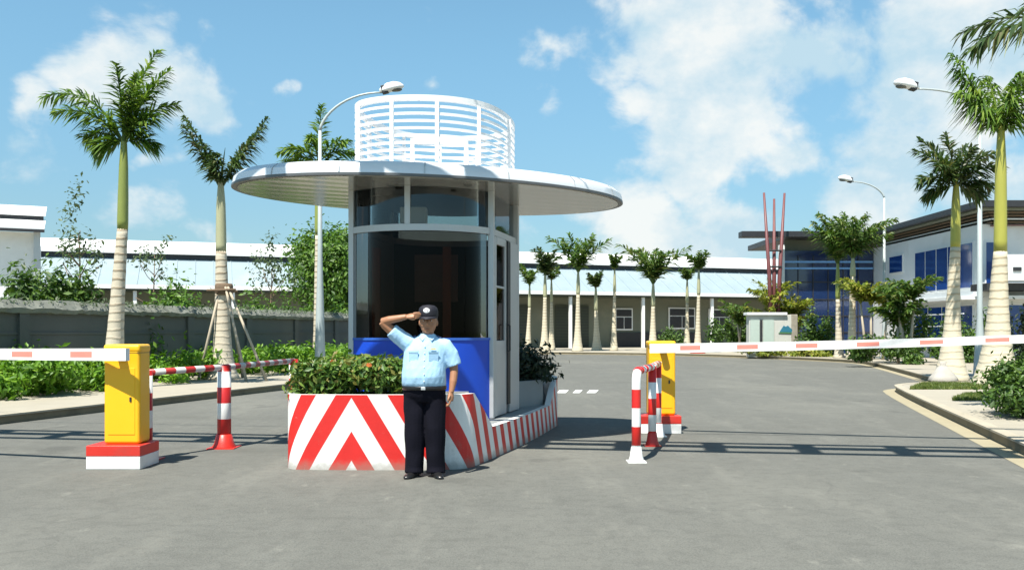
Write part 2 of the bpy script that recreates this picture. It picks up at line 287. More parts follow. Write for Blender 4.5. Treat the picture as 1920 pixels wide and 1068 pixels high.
# ------------------------------------------------------------------ mesh helpers
class MB:
    def __init__(s): s.v = []; s.f = []; s.uv = None; s.uvs = []
    def add(s, vs, fs, uvs=None):
        o = len(s.v); s.v += [tuple(p) for p in vs]
        for i, f in enumerate(fs):
            s.f.append(tuple(k+o for k in f)); s.uvs.append(uvs[i] if uvs else None)
        return s
    def box(s, c, d, rz=0, tilt=None):
        x, y, z = (k/2 for k in d); m = Matrix.Rotation(rz, 3, 'Z')
        if tilt: m = m @ Matrix.Rotation(tilt[0], 3, tilt[1])
        vs = [Vector(c)+m @ Vector((a*x, b*y, e*z)) for e in (-1, 1) for a, b in ((-1, -1), (1, -1), (1, 1), (-1, 1))]
        return s.add(vs, [(3, 2, 1, 0), (4, 5, 6, 7), (0, 1, 5, 4), (1, 2, 6, 5), (2, 3, 7, 6), (3, 0, 4, 7)])
    def prism(s, poly, z0, z1):
        n = len(poly)
        if sum(poly[i][0]*poly[(i+1) % n][1]-poly[(i+1) % n][0]*poly[i][1] for i in range(n)) < 0: poly = poly[::-1]
        vs = [(p[0], p[1], z0) for p in poly]+[(p[0], p[1], z1) for p in poly]
        return s.add(vs, [tuple(range(n-1, -1, -1)), tuple(range(n, 2*n))]+[(i, (i+1) % n, n+(i+1) % n, n+i) for i in range(n)])
    def loft(s, rings, closed=True, caps=True):
        n = len(rings[0]); vs = [p for r in rings for p in r]; fs = []
        m = n if closed else n-1
        for k in range(len(rings)-1):
            for i in range(m):
                j = (i+1) % n; fs.append((k*n+i, k*n+j, (k+1)*n+j, (k+1)*n+i))
        if caps and closed:
            fs.append(tuple(range(n-1, -1, -1))); fs.append(tuple((len(rings)-1)*n+i for i in range(n)))
        return s.add(vs, fs)
    def lathe(s, prof, c=(0, 0, 0), n=16, sx=1, sy=1):
        rings = [[(c[0]+r*sx*math.cos(2*math.pi*i/n), c[1]+r*sy*math.sin(2*math.pi*i/n), c[2]+z) for i in range(n)] for r, z in prof]
        return s.loft(rings)
    def tube(s, pts, rad, n=8, caps=True, v0=0.0, flat=1.0):
        pts = [Vector(p) for p in pts]
        if not hasattr(rad, '__len__'): rad = [rad]*len(pts)
        rings = []; up = None; ln = [v0]
        for i, p in enumerate(pts):
            t = (pts[min(i+1, len(pts)-1)]-pts[max(i-1, 0)]).normalized()
            if up is None: up = t.orthogonal().normalized()
            up = (up-t*up.dot(t)).normalized(); sd_ = t.cross(up)
            rings.append([p+(up*math.cos(2*math.pi*k/n)+sd_*math.sin(2*math.pi*k/n)*flat)*rad[i] for k in range(n)])
            if i: ln.append(ln[-1]+(p-pts[i-1]).length)
        vs = [q for r in rings for q in r]; fs = []; uv = []
        for k in range(len(rings)-1):
            for i in range(n):
                j = (i+1) % n; fs.append((k*n+i, k*n+j, (k+1)*n+j, (k+1)*n+i)); uv.append(((i/n, ln[k]), ((i+1)/n, ln[k]), ((i+1)/n, ln[k+1]), (i/n, ln[k+1])))
        if caps:
            fs.append(tuple(range(n-1, -1, -1))); uv.append(((0, ln[0]),)*n)
            fs.append(tuple((len(rings)-1)*n+i for i in range(n))); uv.append(((0, ln[-1]),)*n)
        return s.add(vs, fs, uv)
    def build(s, name, mat, parent=None, smooth=False, bevel=0, local=False):
        me = bpy.data.meshes.new(name); vs = s.v
        if parent is not None and not local:
            w = Vector((0, 0, 0)); p = parent
            while p: w += p.location; p = p.parent
            vs = [(a-w.x, b-w.y, c-w.z) for a, b, c in vs]
        me.from_pydata(vs, [], s.f); me.update()
        if any(u for u in s.uvs):
            ul = me.uv_layers.new(name='UVMap'); k = 0
            for f, u in zip(s.f, s.uvs):
                for i in range(len(f)):
                    if u: ul.data[k].uv = u[i]
                    k += 1
        o = bpy.data.objects.new(name, me); C.objects.link(o); me.materials.append(mat)
        if parent is not None: o.parent = parent
        if smooth: me.polygons.foreach_set('use_smooth', [True]*len(me.polygons))
        if smooth == 'auto':
            for e_ in [1]:
                md = o.modifiers.new('edges', 'EDGE_SPLIT'); md.split_angle = R(40)
        if bevel:
            md = o.modifiers.new('bevel', 'BEVEL'); md.width = bevel; md.segments = 3; md.limit_method = 'ANGLE'; md.angle_limit = R(40)
            me.polygons.foreach_set('use_smooth', [True]*len(me.polygons))
            wn = o.modifiers.new('normals', 'WEIGHTED_NORMAL'); wn.keep_sharp = True
        return o
def tag(o, label=None, cat=None, group=None, kind=None):
    if label: o['label'] = label
    if cat: o['category'] = cat
    if group: o['group'] = group
    if kind: o['kind'] = kind
    return o
def thing(name, label, cat, loc, group=None, rz=0):
    o = bpy.data.objects.new(name, None); C.objects.link(o); o.location = loc; o.rotation_euler = (0, 0, rz); o.empty_display_size = .2
    return tag(o, label, cat, group)
def struct(o): return tag(o, kind='structure')
def sheet(poly, z): return MB().add([(x, y, z) for x, y in poly], [tuple(range(len(poly)))])
def offset_line(pts, d):
    out = []
    for i, p in enumerate(pts):
        a = Vector(pts[max(i-1, 0)][:2]); b = Vector(pts[min(i+1, len(pts)-1)][:2]); t = (b-a).normalized()
        out.append((p[0]+t.y*d, p[1]-t.x*d))
    return out
def smooth_line(pts, it=2):
    for _ in range(it):
        q = [pts[0]]
        for a, b in zip(pts, pts[1:]):
            q += [(a[0]*.75+b[0]*.25, a[1]*.75+b[1]*.25), (a[0]*.25+b[0]*.75, a[1]*.25+b[1]*.75)]
        q.append(pts[-1]); pts = q
    return pts
def leaves(mb, rnd, pts, size, up=.45, aspect=.45, jitter=.5):
    for p, out in pts:
        l = size*rnd.uniform(1-jitter, 1+jitter*.6); nrm = (out+Vector((rnd.gauss(0, .7), rnd.gauss(0, .7), rnd.gauss(up, .6)))).normalized()
        a = nrm.orthogonal().normalized(); a.rotate(Matrix.Rotation(rnd.uniform(0, 6.283), 3, nrm)); b = nrm.cross(a)*l*aspect; a = a*l
        mb.add([p-a*.5, p+b*.5-a*.05, p+a*.5-nrm*l*.12, p-b*.5-a*.05], [(0, 1, 2, 3)])
def crown_pts(rnd, c, rad, n, clumps=14, spread=.36, hollow=.35):
    cs = []
    for _ in range(clumps):
        while True:
            q = Vector((rnd.uniform(-1, 1), rnd.uniform(-1, 1), rnd.uniform(-1, 1)))
            if hollow < q.length < .95: break
        cs.append((q, rnd.uniform(.6, 1.25)))
    out = []
    for i in range(n):
        q, k = cs[rnd.randrange(len(cs))]; d = Vector((rnd.gauss(0, 1), rnd.gauss(0, 1), rnd.gauss(0, 1))).normalized()*abs(rnd.gauss(.75, .3))*spread*k
        p = q+d; out.append((Vector((c[0]+p.x*rad[0], c[1]+p.y*rad[1], c[2]+p.z*rad[2])), (p*.5+d).normalized()))
    return out

# ------------------------------------------------------------------ ground, road, pavements
struct(sheet([(-900, -300), (900, -300), (900, 1500), (-900, 1500)], -.02).build('ground', M_ground))
struct(sheet([(-90, -25), (70, -25), (70, 78), (-90, 78)], 0).build('road', M_asphalt))
kerbL = smooth_line([(-15.1, -10), (-8.1, 14.3), (-5.95, 21.9), (-3.6, 30), (-2.6, 34), (-3.6, 39), (-7, 42), (-14, 43), (-60, 42)], 2)
kerbR = smooth_line([(.3, -10), (6.1, 10.9), (9.1, 21.6), (9.7, 22.9), (11.3, 23.9), (12.1, 26), (15.4, 38.7), (15.9, 42), (14.4, 46.6), (11.6, 52), (7.2, 56), (1, 58), (-12, 57), (-60, 50)], 2)
def pavement(line, extra, side):
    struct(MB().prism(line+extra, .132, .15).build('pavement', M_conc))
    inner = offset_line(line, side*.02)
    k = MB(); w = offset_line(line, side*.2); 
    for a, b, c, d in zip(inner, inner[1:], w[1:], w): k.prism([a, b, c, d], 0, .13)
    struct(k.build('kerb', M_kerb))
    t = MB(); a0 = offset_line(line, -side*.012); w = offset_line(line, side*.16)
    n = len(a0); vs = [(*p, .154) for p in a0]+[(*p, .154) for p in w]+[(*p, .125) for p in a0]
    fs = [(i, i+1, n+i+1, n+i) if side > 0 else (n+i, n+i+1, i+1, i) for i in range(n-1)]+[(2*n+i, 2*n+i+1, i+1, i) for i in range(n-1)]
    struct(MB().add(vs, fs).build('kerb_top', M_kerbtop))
pavement(kerbL, [(-60, 60), (-90, 60), (-90, -10)], -1)
pavement(kerbR, [(-90, 50), (-90, 140), (90, 140), (90, -10)], 1)
g = offset_line(kerbR, -.27); g0 = offset_line(kerbR, .03); n = len(g)
struct(MB().add([(*p, .004) for p in g]+[(*p, .004) for p in g0], [(i, i+1, n+i+1, n+i) for i in range(n-1)]).build('gutter', M_gutter))
mk = MB()
for px, w in ((1052, 17), (1080, 13), (1108, 17)):
    y0, y1 = 21.6, 22.7
    mk.add([(X(px-w/2, y0), y0, .004), (X(px+w/2, y0), y0, .004), (X(px+w/2+6, y1), y1, .004), (X(px-w/2+6, y1), y1, .004)], [(0, 1, 2, 3)])
struct(mk.build('road_marking', M_white))

# ------------------------------------------------------------------ left boundary wall
def wallX(Y): return -17.45+.288*Y
def boundary_wall():
    Y0, Y1 = 6.0, 45.0; a = math.atan(.288)
    t = thing('boundary_wall', 'long dark grey boundary wall with weathered coping behind the left hedge', 'wall', (wallX(Y0), Y0, 0))
    p = MB(); c = MB(); po = MB(); nn = 13
    for i in range(nn):
        ya = Y0+(Y1-Y0)*i/nn; yb = Y0+(Y1-Y0)*(i+1)/nn; xm, ym = (wallX(ya)+wallX(yb))/2, (ya+yb)/2; L_ = (yb-ya)/math.cos(a)
        p.box((xm, ym, .95), (.14, L_-.3, 1.9), -a); p.box((xm, ym, 1.42), (.2, L_-.3, .05), -a)
        po.box((wallX(ya), ya, 1.0), (.3, .3, 2.0), -a)
    # coping: a rough sloped cap
    rnd = random.Random(4); rings = []
    for i in range(260):
        y = Y0+(Y1-Y0)*i/259; x = wallX(y); j = lambda s: rnd.uniform(-s, s)
        rings.append([(x+.2, y, 1.9+j(.02)), (x+.24+j(.02), y, 2.0+j(.02)), (x+.05+j(.02), y, 2.2+j(.025)), (x-.24, y, 2.17+j(.03)), (x-.24, y, 1.9)])
    c.loft(rings)
    p.build('wall_panel', M_greyd, t); po.build('pillar', M_greyd, t); c.build('coping', M_coping, t)
boundary_wall()
def coping_weeds():
    rnd = random.Random(6); mb = MB(); pts = []
    for i in range(4500):
        y = rnd.uniform(6, 45); 
        if mnoise.noise(Vector((y*.8, 3.3, 0))) < rnd.uniform(-.5, .35): continue
        pts.append((Vector((wallX(y)+rnd.gauss(.12, .1), y, 2.12+abs(rnd.gauss(0, .07)))), Vector((.4, -.4, .6))))
    leaves(mb, rnd, pts, .11, aspect=.3); tag(mb.build('coping_weeds', M_wisp), kind='stuff')
coping_weeds()

# ------------------------------------------------------------------ hedges and shrubs
def hedge(name, label, cat, path, w, h, n, mat, size, seed, group=None, flowers=0, base=.15, box=None):
    rnd = random.Random(seed); c0 = path[0]
    t = thing(name, label, cat, (c0[0], c0[1], base), group)
    mb = MB(); st = MB(); fl = MB()
    segs = [(Vector((*a, 0)), Vector((*b, 0))) for a, b in zip(path, path[1:])]; tot = sum((b-a).length for a, b in segs)
    pts = []; m = max(14, int(tot*3.4*max(1, w))); cl = []
    for i in range(m):
        d = rnd.uniform(0, tot)
        for a, b in segs:
            if d <= (b-a).length: q = a+(b-a).normalized()*d; break
            d -= (b-a).length
        q = q+Vector((rnd.uniform(-w, w)*.5, rnd.uniform(-w, w)*.5, base+h*rnd.uniform(.06, .8))); cl.append((q, rnd.uniform(.7, 1.3)))
    for i in range(n):
        q, k = cl[rnd.randrange(m)]; k *= 1 if rnd.random() < .93 else 1.2; d = Vector((rnd.gauss(0, 1), rnd.gauss(0, 1), rnd.gauss(0, 1))).normalized()*abs(rnd.gauss(.7, .3))
        p = q+Vector((d.x*.42*k, d.y*.42*k, d.z*h*.33*k))
        if p.z < base+.03: p.z = base+rnd.uniform(.03, .3)
        if box and not (box[0] < p.x < box[1] and box[2] < p.y): continue
        pts.append((p, d))
    leaves(mb, rnd, pts, size)
    mb.build('foliage', mat, t)
    for q, k in rnd.choices(cl, k=flowers):
        fl = MB(); c_ = q+Vector((rnd.gauss(0, .25), rnd.gauss(0, .2)-.1, h*rnd.uniform(.1, .3)))
        leaves(fl, rnd, [(c_+Vector((rnd.gauss(0, .012), rnd.gauss(0, .012), 0)), Vector((0, -1, .5))) for _ in range(4)], size*.55, aspect=.9); fl.build('flower', M_flower, t)
    return t
hedge('hedge', 'bright green leafy hedge left of the near yellow cabinet, before the grey wall', 'hedge', [(wallX(13)+1.6, 13), (wallX(17)+1.8, 17), (wallX(21)+1.5, 21)], 2.4, .92, 18000, M_hedge, .18, 1)
hedge('hedge', 'green hedge behind the staked palm and the striped rail', 'hedge', [(wallX(23)+1.2, 23), (wallX(26)+1.2, 26), (wallX(30)+1.4, 30), (wallX(36)+2, 36)], 1.9, .8, 15000, M_hedge, .18, 2)
# tall weedy growth behind the wall
hedge('shrub', 'pale leafy scrub rising behind the left end of the grey wall', 'shrub', [(wallX(17)-1.5, 17), (wallX(20)-1.5, 20.5)], 1.8, 2.75, 6000, M_wisp, .17, 3, base=0)
hedge('shrub', 'dense dark green shrub rising behind the grey wall left of the tall palm', 'shrub', [(wallX(22)-1.6, 22), (wallX(24)-1.6, 24.5)], 2.2, 2.95, 11000, M_bush, .2, 5, base=0)
hedge('shrub', 'mid green shrub behind the grey wall between the two left palms', 'shrub', [(wallX(26)-1.4, 26), (wallX(29)-1.4, 29.5)], 2.0, 2.7, 9500, M_tree, .2, 6, base=0)
hedge('shrub', 'low green growth topping the far end of the grey wall', 'shrub', [(wallX(31)-1.2, 31), (wallX(44)-1.2, 44)], 1.6, 2.55, 13000, M_tree, .2, 7, base=0)
def tree(name, label, cat, loc, h, crown_c, rad, n, size, mat, seed, clumps=16, hollow=.3, limbs=6, group=None, trunk_r=.12, spread=.36):
    rnd = random.Random(seed); t = thing(name, label, cat, loc, group)
    tr = MB(); top = Vector(loc)+Vector(crown_c)
    p0 = Vector(loc); tr.tube([p0, p0.lerp(top, .5)+Vector((rnd.uniform(-.1, .1), 0, 0)), top], [trunk_r, trunk_r*.7, trunk_r*.25], 7)
    for i in range(limbs):
        a = rnd.uniform(0, 6.28); s = p0.lerp(top, rnd.uniform(.45, .9))
        tr.tube([s, s+Vector((math.cos(a)*rad[0]*.4, math.sin(a)*rad[1]*.4, rad[2]*.25)), s+Vector((math.cos(a)*rad[0]*.75, math.sin(a)*rad[1]*.75, rad[2]*rnd.uniform(.3, .7)))], [trunk_r*.45, trunk_r*.25, .015], 5)
    mb = MB(); leaves(mb, rnd, crown_pts(rnd, top, rad, n, clumps, spread, hollow), size)
    tr.build('trunk', M_bark, t, True); mb.build('crown', mat, t); return t
tree('tree', 'dense round green tree behind the wall left of the guard booth', 'tree', (X(628, 44), 44, 0), 5, (0, 0, 4.0), (2.0, 2.1, 2.3), 24000, .24, M_tree, 11, 46, .25, spread=.42)
tree('sapling', 'tall wispy sapling against the sky left of the tall palm', 'tree', (X(150, 30), 30, 0), 6, (0, 0, 4.8), (.9, .9, 1.7), 420, .17, M_wisp, 12, 16, .2, 9, trunk_r=.05)
tree('sapling', 'wispy sapling just right of the tallest left palm trunk', 'tree', (X(290, 30), 30, 0), 5, (0, 0, 4.0), (.8, .8, .95), 200, .17, M_wisp, 13, 10, .2, 7, trunk_r=.04)
tree('sapling', 'thin sapling with feathery leaves left of the round tree', 'tree', (X(510, 40), 40, 0), 5, (0, 0, 4.2), (1.0, .9, 1.6), 420, .2, M_wisp, 14, 14, .2, 8, trunk_r=.05)

# ------------------------------------------------------------------ palms
def frond(mb, rnd, base, az, el, L, droop, n=34, ll=.62, lw=.045, plum=.8, hang=.35):
    p = Vector(base); pts = [p.copy()]; dirs = []; N_ = 14
    h = Vector((math.cos(az), math.sin(az), 0)); side = Vector((-h.y, h.x, 0))
    for i in range(N_):
        t = (i+.5)/N_; e = el-droop*t**1.4; d = h*math.cos(e)+Vector((0, 0, math.sin(e))); dirs.append(d); p = p+d*L/N_; pts.append(p.copy())
    mb.tube(pts, [.035*(1-.85*i/N_)*L/2.2+.004 for i in range(N_+1)], 4)
    for k in range(n):
        t = .1+.9*(k+rnd.random())/n; i = min(N_-1, int(t*N_)); q = pts[i].lerp(pts[i+1], t*N_-i) if t < 1 else pts[-1]
        d = dirs[i]; upv = side.cross(d); 
        if upv.z < 0: upv = -upv
        prof = min(1, .45+t*2.2)*(1-.55*max(0, t-.55)/.45)
        for sg in (-1, 1):
            r = rnd.gauss(0, plum); l = ll*prof*rnd.uniform(.75, 1.15)
            v = (side*sg*math.cos(r)+upv*math.sin(r)*.8+d*(.55+.5*t)).normalized()
            w = (v.cross(Vector((rnd.gauss(0, .4), rnd.gauss(0, .4), 1)))).normalized()*lw*rnd.uniform(.7, 1.2)
            g1 = Vector((0, 0, -hang*l*.25)); g2 = Vector((0, 0, -hang*l))
            m1 = q+v*l*.5+g1; tip = q+v*l+g2
            mb.add([q-w*.4, q+w*.4, m1+w, m1-w, tip], [(0, 1, 2, 3), (3, 2, 4)])
def palm(label, loc, ht, shaft, r0, fr, mats, seed, lean=(0, 0), n=34, ll=.62, lw=.045, group=None, name='palm_tree', spear=True, hang=.35, plum=.8, flare=.55, dec=.45, taper=.42, sw=1.2):
    rnd = random.Random(seed); t = thing(name, label, 'palm tree', loc, group)
    b = Vector(loc); top = b+Vector((lean[0], lean[1], ht))
    pts = []; rad = []; K = 26
    for i in range(K+1):
        f = i/K; pts.append(b+Vector((lean[0]*f**1.3, lean[1]*f**1.3, ht*f-.02))); z = ht*f
        rad.append(r0*(1-taper*f)*(1+flare*math.exp(-z/dec))*(1+.02*math.sin(i*2.4)))
    MB().tube(pts, rad, 14).build('trunk', mats[0], t, True)
    rt = rad[-1]; d = Vector((lean[0]*.15, lean[1]*.15, shaft)); st = top+d
    MB().tube([top-Vector((0, 0, .03)), top+d*.08, top+d*.35, top+d*.7, st, st+Vector((0, 0, .15))], [rt*1.0, rt*sw, rt*sw*.95, rt*.85, rt*.55, rt*.3], 12).build('crownshaft', mats[1], t, True)
    cr = MB()
    for az, el, L, dr in fr: frond(cr, rnd, st+Vector((math.cos(az), math.sin(az), 0))*rt*.35-Vector((0, 0, .05)), az, el, L, dr, n, ll, lw, plum, hang)
    if spear: cr.tube([st, st+Vector((.05, 0, .5)), st+Vector((.12, 0, 1.0))], [rt*.35, .03, .005], 5)
    cr.build('crown', mats[2], t); return t
def ring(rnd, k, el, L, dr, a0=0):
    return [(a0+6.283*i/k+rnd.uniform(-.25, .25), el+rnd.uniform(-.2, .2), L*rnd.uniform(.8, 1.15), dr+rnd.uniform(-.3, .3)) for i in range(k)]
r_ = random.Random(5)
# azimuth: 0 = right in the picture, pi = left, pi/2 = away, -pi/2 = toward the camera
Y = 21.0
palm('tall ringed palm with a green crownshaft standing just behind the near yellow cabinet', (X(212, Y), Y, .15), Z(428, Y)-.15, Z(262, Y)-Z(428, Y), .205,
     [(3.1, 1.15, 2.4, 1.55), (3.3, .95, 1.7, 1.3), (2.9, .55, 1.1, .9), (.25, 1.45, 2.3, .45), (-.1, 1.3, 2.0, .75), (.15, 1.1, 1.5, 1.0), (-.4, .9, 1.1, 1.0), (.1, .3, .7, .9), (-1.4, 1.4, 1.8, .6), (1.5, 1.4, 2.1, .6), (.8, 1.3, 1.9, .6), (-.9, 1.3, 1.6, .8), (3.4, .0, .6, .6)],
     (M_trunk, M_shaft, M_palm), 21, (.22, 0), 74, .52, .026, plum=1.15, flare=1.2, sw=1.05, taper=.42, hang=.4)
Y = 25.0
palm('staked palm with two upright V shaped fronds behind the striped guard post', (X(418, Y), Y, .15), Z(470, Y)-.15, Z(345, Y)-Z(470, Y), .25,
     [(3.0, 1.2, 2.2, .25), (3.3, 1.1, 1.9, .1), (.1, 1.05, 2.25, .1), (-.2, 1.0, 2.0, .2), (2.6, 1.2, 1.4, .3), (.6, 1.2, 1.5, .3), (-1.5, 1.25, .9, .4)],
     (M_trunk, M_shaftg, M_palmdk), 22, (-.05, 0), 60, .52, .034, hang=.6, sw=1.0, flare=.9)
for k, (a, w) in enumerate(((-3.0, 0), (-.2, 0), (.55, 0))): pass
def stake_frame():
    Y = 25.0; x0 = X(420, Y); t = thing('tree_stake', 'wooden tripod of stakes tied around the V fronded palm', 'tree stake', (x0, Y, .15))
    ztop = Z(545, Y)
    for px, py in ((372, Y-.5), (462, Y-1.0), (500, Y-.9), (455, Y+.9)):
        MB().tube([(X(px, py), py, .15), (x0+(X(px, py)-x0)*.12, Y+(py-Y)*.22, ztop+.1)], [.04, .032], 7).build('pole', M_stake, t, True)
    MB().tube([(x0-.38, Y-.28, ztop), (x0+.4, Y-.26, ztop+.02)], .035, 6).build('crossbar', M_bark, t, True)
    MB().tube([(x0-.3, Y+.25, ztop-.02), (x0+.3, Y+.25, ztop)], .03, 6).build('crossbar', M_bark, t, True)
    MB().lathe([(.22, -.1), (.245, -.05), (.245, .14), (.22, .2)], (x0, Y, ztop), 14).build('tie_wrap', M_bark, t, True)
stake_frame()
Y = 33.0
palm('palm whose crown shows above the booth roof beside the left lamp post', (X(597, Y), Y, .15), Z(440, Y)-.15, Z(300, Y)-Z(440, Y), .2,
     [(1.5, 1.45, 2.2, .1), (.1, .75, 1.7, 1.6), (3.0, .4, 1.6, 1.3), (-.5, 1.0, 1.6, 1.4), (3.5, .8, 1.5, 1.5), (-1.6, 1.0, 1.4, 1.2), (.6, .3, 1.4, 1.5)],
     (M_trunk, M_shaft, M_palm), 23, (0, 0), 50, .6, .045, plum=1.0)
Y = 24.4
palm('shorter right hand palm with a yellow crownshaft and bushy dark crown', (X(1783, Y), Y, .15), Z(462, Y)-.15, Z(345, Y)-Z(462, Y), .215,
     [(3.1, 1.1, 1.5, .9), (2.6, 1.25, 1.6, .6), (.1, 1.1, 1.4, .9), (.8, 1.25, 1.5, .7), (1.6, 1.4, 1.6, .4), (-1.5, 1.2, 1.2, .8), (-2.4, .8, 1.2, 1.0), (-.7, .8, 1.2, 1.1), (.2, .5, 1.1, 1.1), (3.4, .5, 1.2, 1.0), (3.0, .0, .8, .8), (.1, .0, .8, .8)],
     (M_trunkw, M_shafty, M_palmdk), 24, (.12, 0), 56, .5, .034, plum=1.0, flare=1.25, dec=.8, sw=1.05)
Y = 22.0
palm('tallest right hand palm with a long yellow crownshaft and steep fronds', (X(1868, Y), Y, .15), Z(470, Y)-.15, Z(245, Y)-Z(470, Y), .3,
     [(3.0, 1.12, 2.25, .1), (2.7, 1.2, 1.9, .35), (3.3, 1.0, 1.5, .7), (.2, 1.15, 2.1, .15), (.5, 1.25, 1.7, .3), (1.5, 1.3, 1.8, .4), (-1.4, 1.3, 1.4, .5), (-.5, .9, 1.2, .9)],
     (M_trunkw, M_shafty, M_palm), 25, (.1, 0), 66, .7, .03, hang=.85, plum=.9, flare=1.0, dec=.8, taper=.5, sw=1.0)
Y = 13.6
palm('palm beyond the right edge whose dark frond hangs into the top corner', (X(2035, Y), Y, .15), 4.75, 1.1, .27,
     [(3.1, .35, 1.75, 1.2), (2.7, .6, 1.7, 1.1), (-2.6, .55, 1.6, 1.2), (.2, .6, 1.9, 1.2), (1.2, .8, 1.9, 1.1), (-1.2, .7, 1.8, 1.2), (-.4, 1.0, 1.9, .9)],
     (M_trunkw, M_shafty, M_palmdk), 26, (0, 0), 46, .5, .03, hang=.6)
# far avenue before the long white building
far = [(990, 62, 535, 490, .6, 'small far palm nearest the booth door with a thin drooping crown', 'd', 5), (1021, 61, 515, 458, .8, 'taller dark crowned palm of the close pair right of the booth', 'd', 8),
       (1034, 63, 525, 492, .55, 'shorter palm of the close pair right of the booth', 'd', 5), (1083, 59, 508, 435, 1.25, 'broadest crowned far palm, the tallest of the avenue by the shutters', 'g', 9),
       (1119, 62, 540, 503, .85, 'short far palm with a funnel shaped crown beside the broad palm', 'd', 7), (1151, 61, 505, 472, .55, 'thin far palm with a sparse dry crown', 'y', 5),
       (1224, 58, 530, 448, 1.0, 'far palm rising directly behind the right yellow cabinet', 'g', 9), (1288, 60, 525, 492, .6, 'small slender palm left of the red footed one', 'd', 5), (1308, 54, 505, 462, .7, 'far palm with a red painted foot by the far kerb', 'd', 7)]
for i, (px, Y, ysh, ytop, s, lab, kd, k) in enumerate(far):
    L = (Z(ytop, Y)-Z(ysh, Y))*.95; fr = [(a, e, l, d) for a, e, l, d in ring(r_, k, 1.28, L*.95, .6, i)]
    if s > .9: fr += [(3.0, 1.05, L*1.25, .4), (.1, 1.0, L*1.25, .5)]
    zs = Z(ysh, Y)
    palm(lab, (X(px, Y), Y, .15), zs-1.5-.15, 1.5, .2 if s > .7 else .155, fr, (M_trunkw, M_shaftg, M_palmfar if i not in (1, 4) else M_palmdk), 40+i, (r_.uniform(-.08, .15), 0), 30, L*.36, .075, 'palms in a row before the long white building', flare=1.0, dec=.8, plum=1.0)
# red foot paint of one avenue palm is a ring of its own
Y = 54.0; rf = bpy.data.objects[[o.name for o in bpy.data.objects if o.get('label', '').startswith('far palm with a red')][0]]
MB().lathe([(.46, .15), (.47, .2), (.40, .55), (.36, .6)], (X(1308, Y), Y, 0), 14).build('painted_foot', M_red, rf, True)
Y = 44.5
palm('left palm of the leafy pair before the blue glass block, with greyish trunk', (X(1573, Y), Y, .15), Z(560, Y)-.15, Z(492, Y)-Z(560, Y), .18, ring(r_, 12, 1.32, 2.4, .8), (M_trunk, M_shaft, M_palmfar), 61, (-.05, 0), 54, .62, .05, 'palms before the blue glass block', plum=1.1, hang=.5)
palm('right palm of the leafy pair before the blue glass block, with pale trunk', (X(1597, 43.5), 43.5, .15), Z(520, Y)-.15, Z(485, Y)-Z(520, Y), .2, ring(r_, 11, 1.3, 2.5, .85, .4)+[(.1, .85, 2.3, .7), (3.0, 1.0, 2.2, .6)], (M_trunkw, M_shaftg, M_palmfar), 62, (.05, 0), 54, .62, .05, 'palms before the blue glass block', plum=1.1, hang=.5)
def clump_palm(label, px, Y, h, k, L, seed, mat, group):
    rnd = random.Random(seed); t = thing('clump_palm', label, 'palm', (X(px, Y), Y, .15), group)
    for i in range(k):
        bx = X(px, Y)+rnd.uniform(-.35, .35); by = Y+rnd.uniform(-.3, .3); hh = h*rnd.uniform(.55, 1.0); ex = bx+rnd.uniform(-.3, .3); cr = MB()
        MB().tube([(bx, by, .13), (ex, by, hh)], [.07, .045], 6).build('stem', M_stake, t, True)
        for az, el, l, d in ring(rnd, 8, 1.12, L*1.25, 1.0, i): frond(cr, rnd, (ex, by, hh), az, el, l, d, 26, .46, .06, 1.0)
        cr.build('crown', mat, t)
clump_palm('yellow fan fronded palm clump behind the low monument sign', 1440, 50.5, 3.3, 3, 1.3, 71, M_ylw, None)
clump_palm('low yellow palm clump to the right of the monument sign', 1490, 50.2, 2.3, 3, 1.2, 72, M_ylw, None)
clump_palm('yellowing clump palm on thin stems left of the middle lamp post', 1640, 42, 3.3, 3, 1.2, 73, M_ylw, None)
clump_palm('bushy green clump palm right of the middle lamp post', 1690, 37.5, 2.7, 4, 1.05, 74, M_palmfar, None)
clump_palm('young green palm before the long building, left of the monument sign', 1385, 57, 3.0, 2, 1.4, 75, M_palmfar, None)

# ------------------------------------------------------------------ long white building
U = Vector((35.8, 12.0, 0)).normalized(); V = Vector((-U.y, U.x, 0))
E0 = Vector((-17.5, 62, 0))
def bl(u, v, z): p = E0+U*u+V*v; return (p.x, p.y, z)
def quadbox(mb, u0, u1, v0, v1, z0, z1):
    vs = [bl(u0, v0, z0), bl(u1, v0, z0), bl(u1, v1, z0), bl(u0, v1, z0), bl(u0, v0, z1), bl(u1, v0, z1), bl(u1, v1, z1), bl(u0, v1, z1)]
    return mb.add(vs, [(3, 2, 1, 0), (4, 5, 6, 7), (0, 1, 5, 4), (1, 2, 6, 5), (2, 3, 7, 6), (3, 0, 4, 7)])
M_metalroof = pmat('pale_metal_roof', (.32, .40, .435), .45, metal=.1, var=.08, scale=.6, dirt=(.5, .54, .55), dirt_amt=.3, bump=.03)
M_metalwhite = pmat('white_metal_roof', (.8, .81, .8), .5, var=.05, scale=.6, bump=.03)
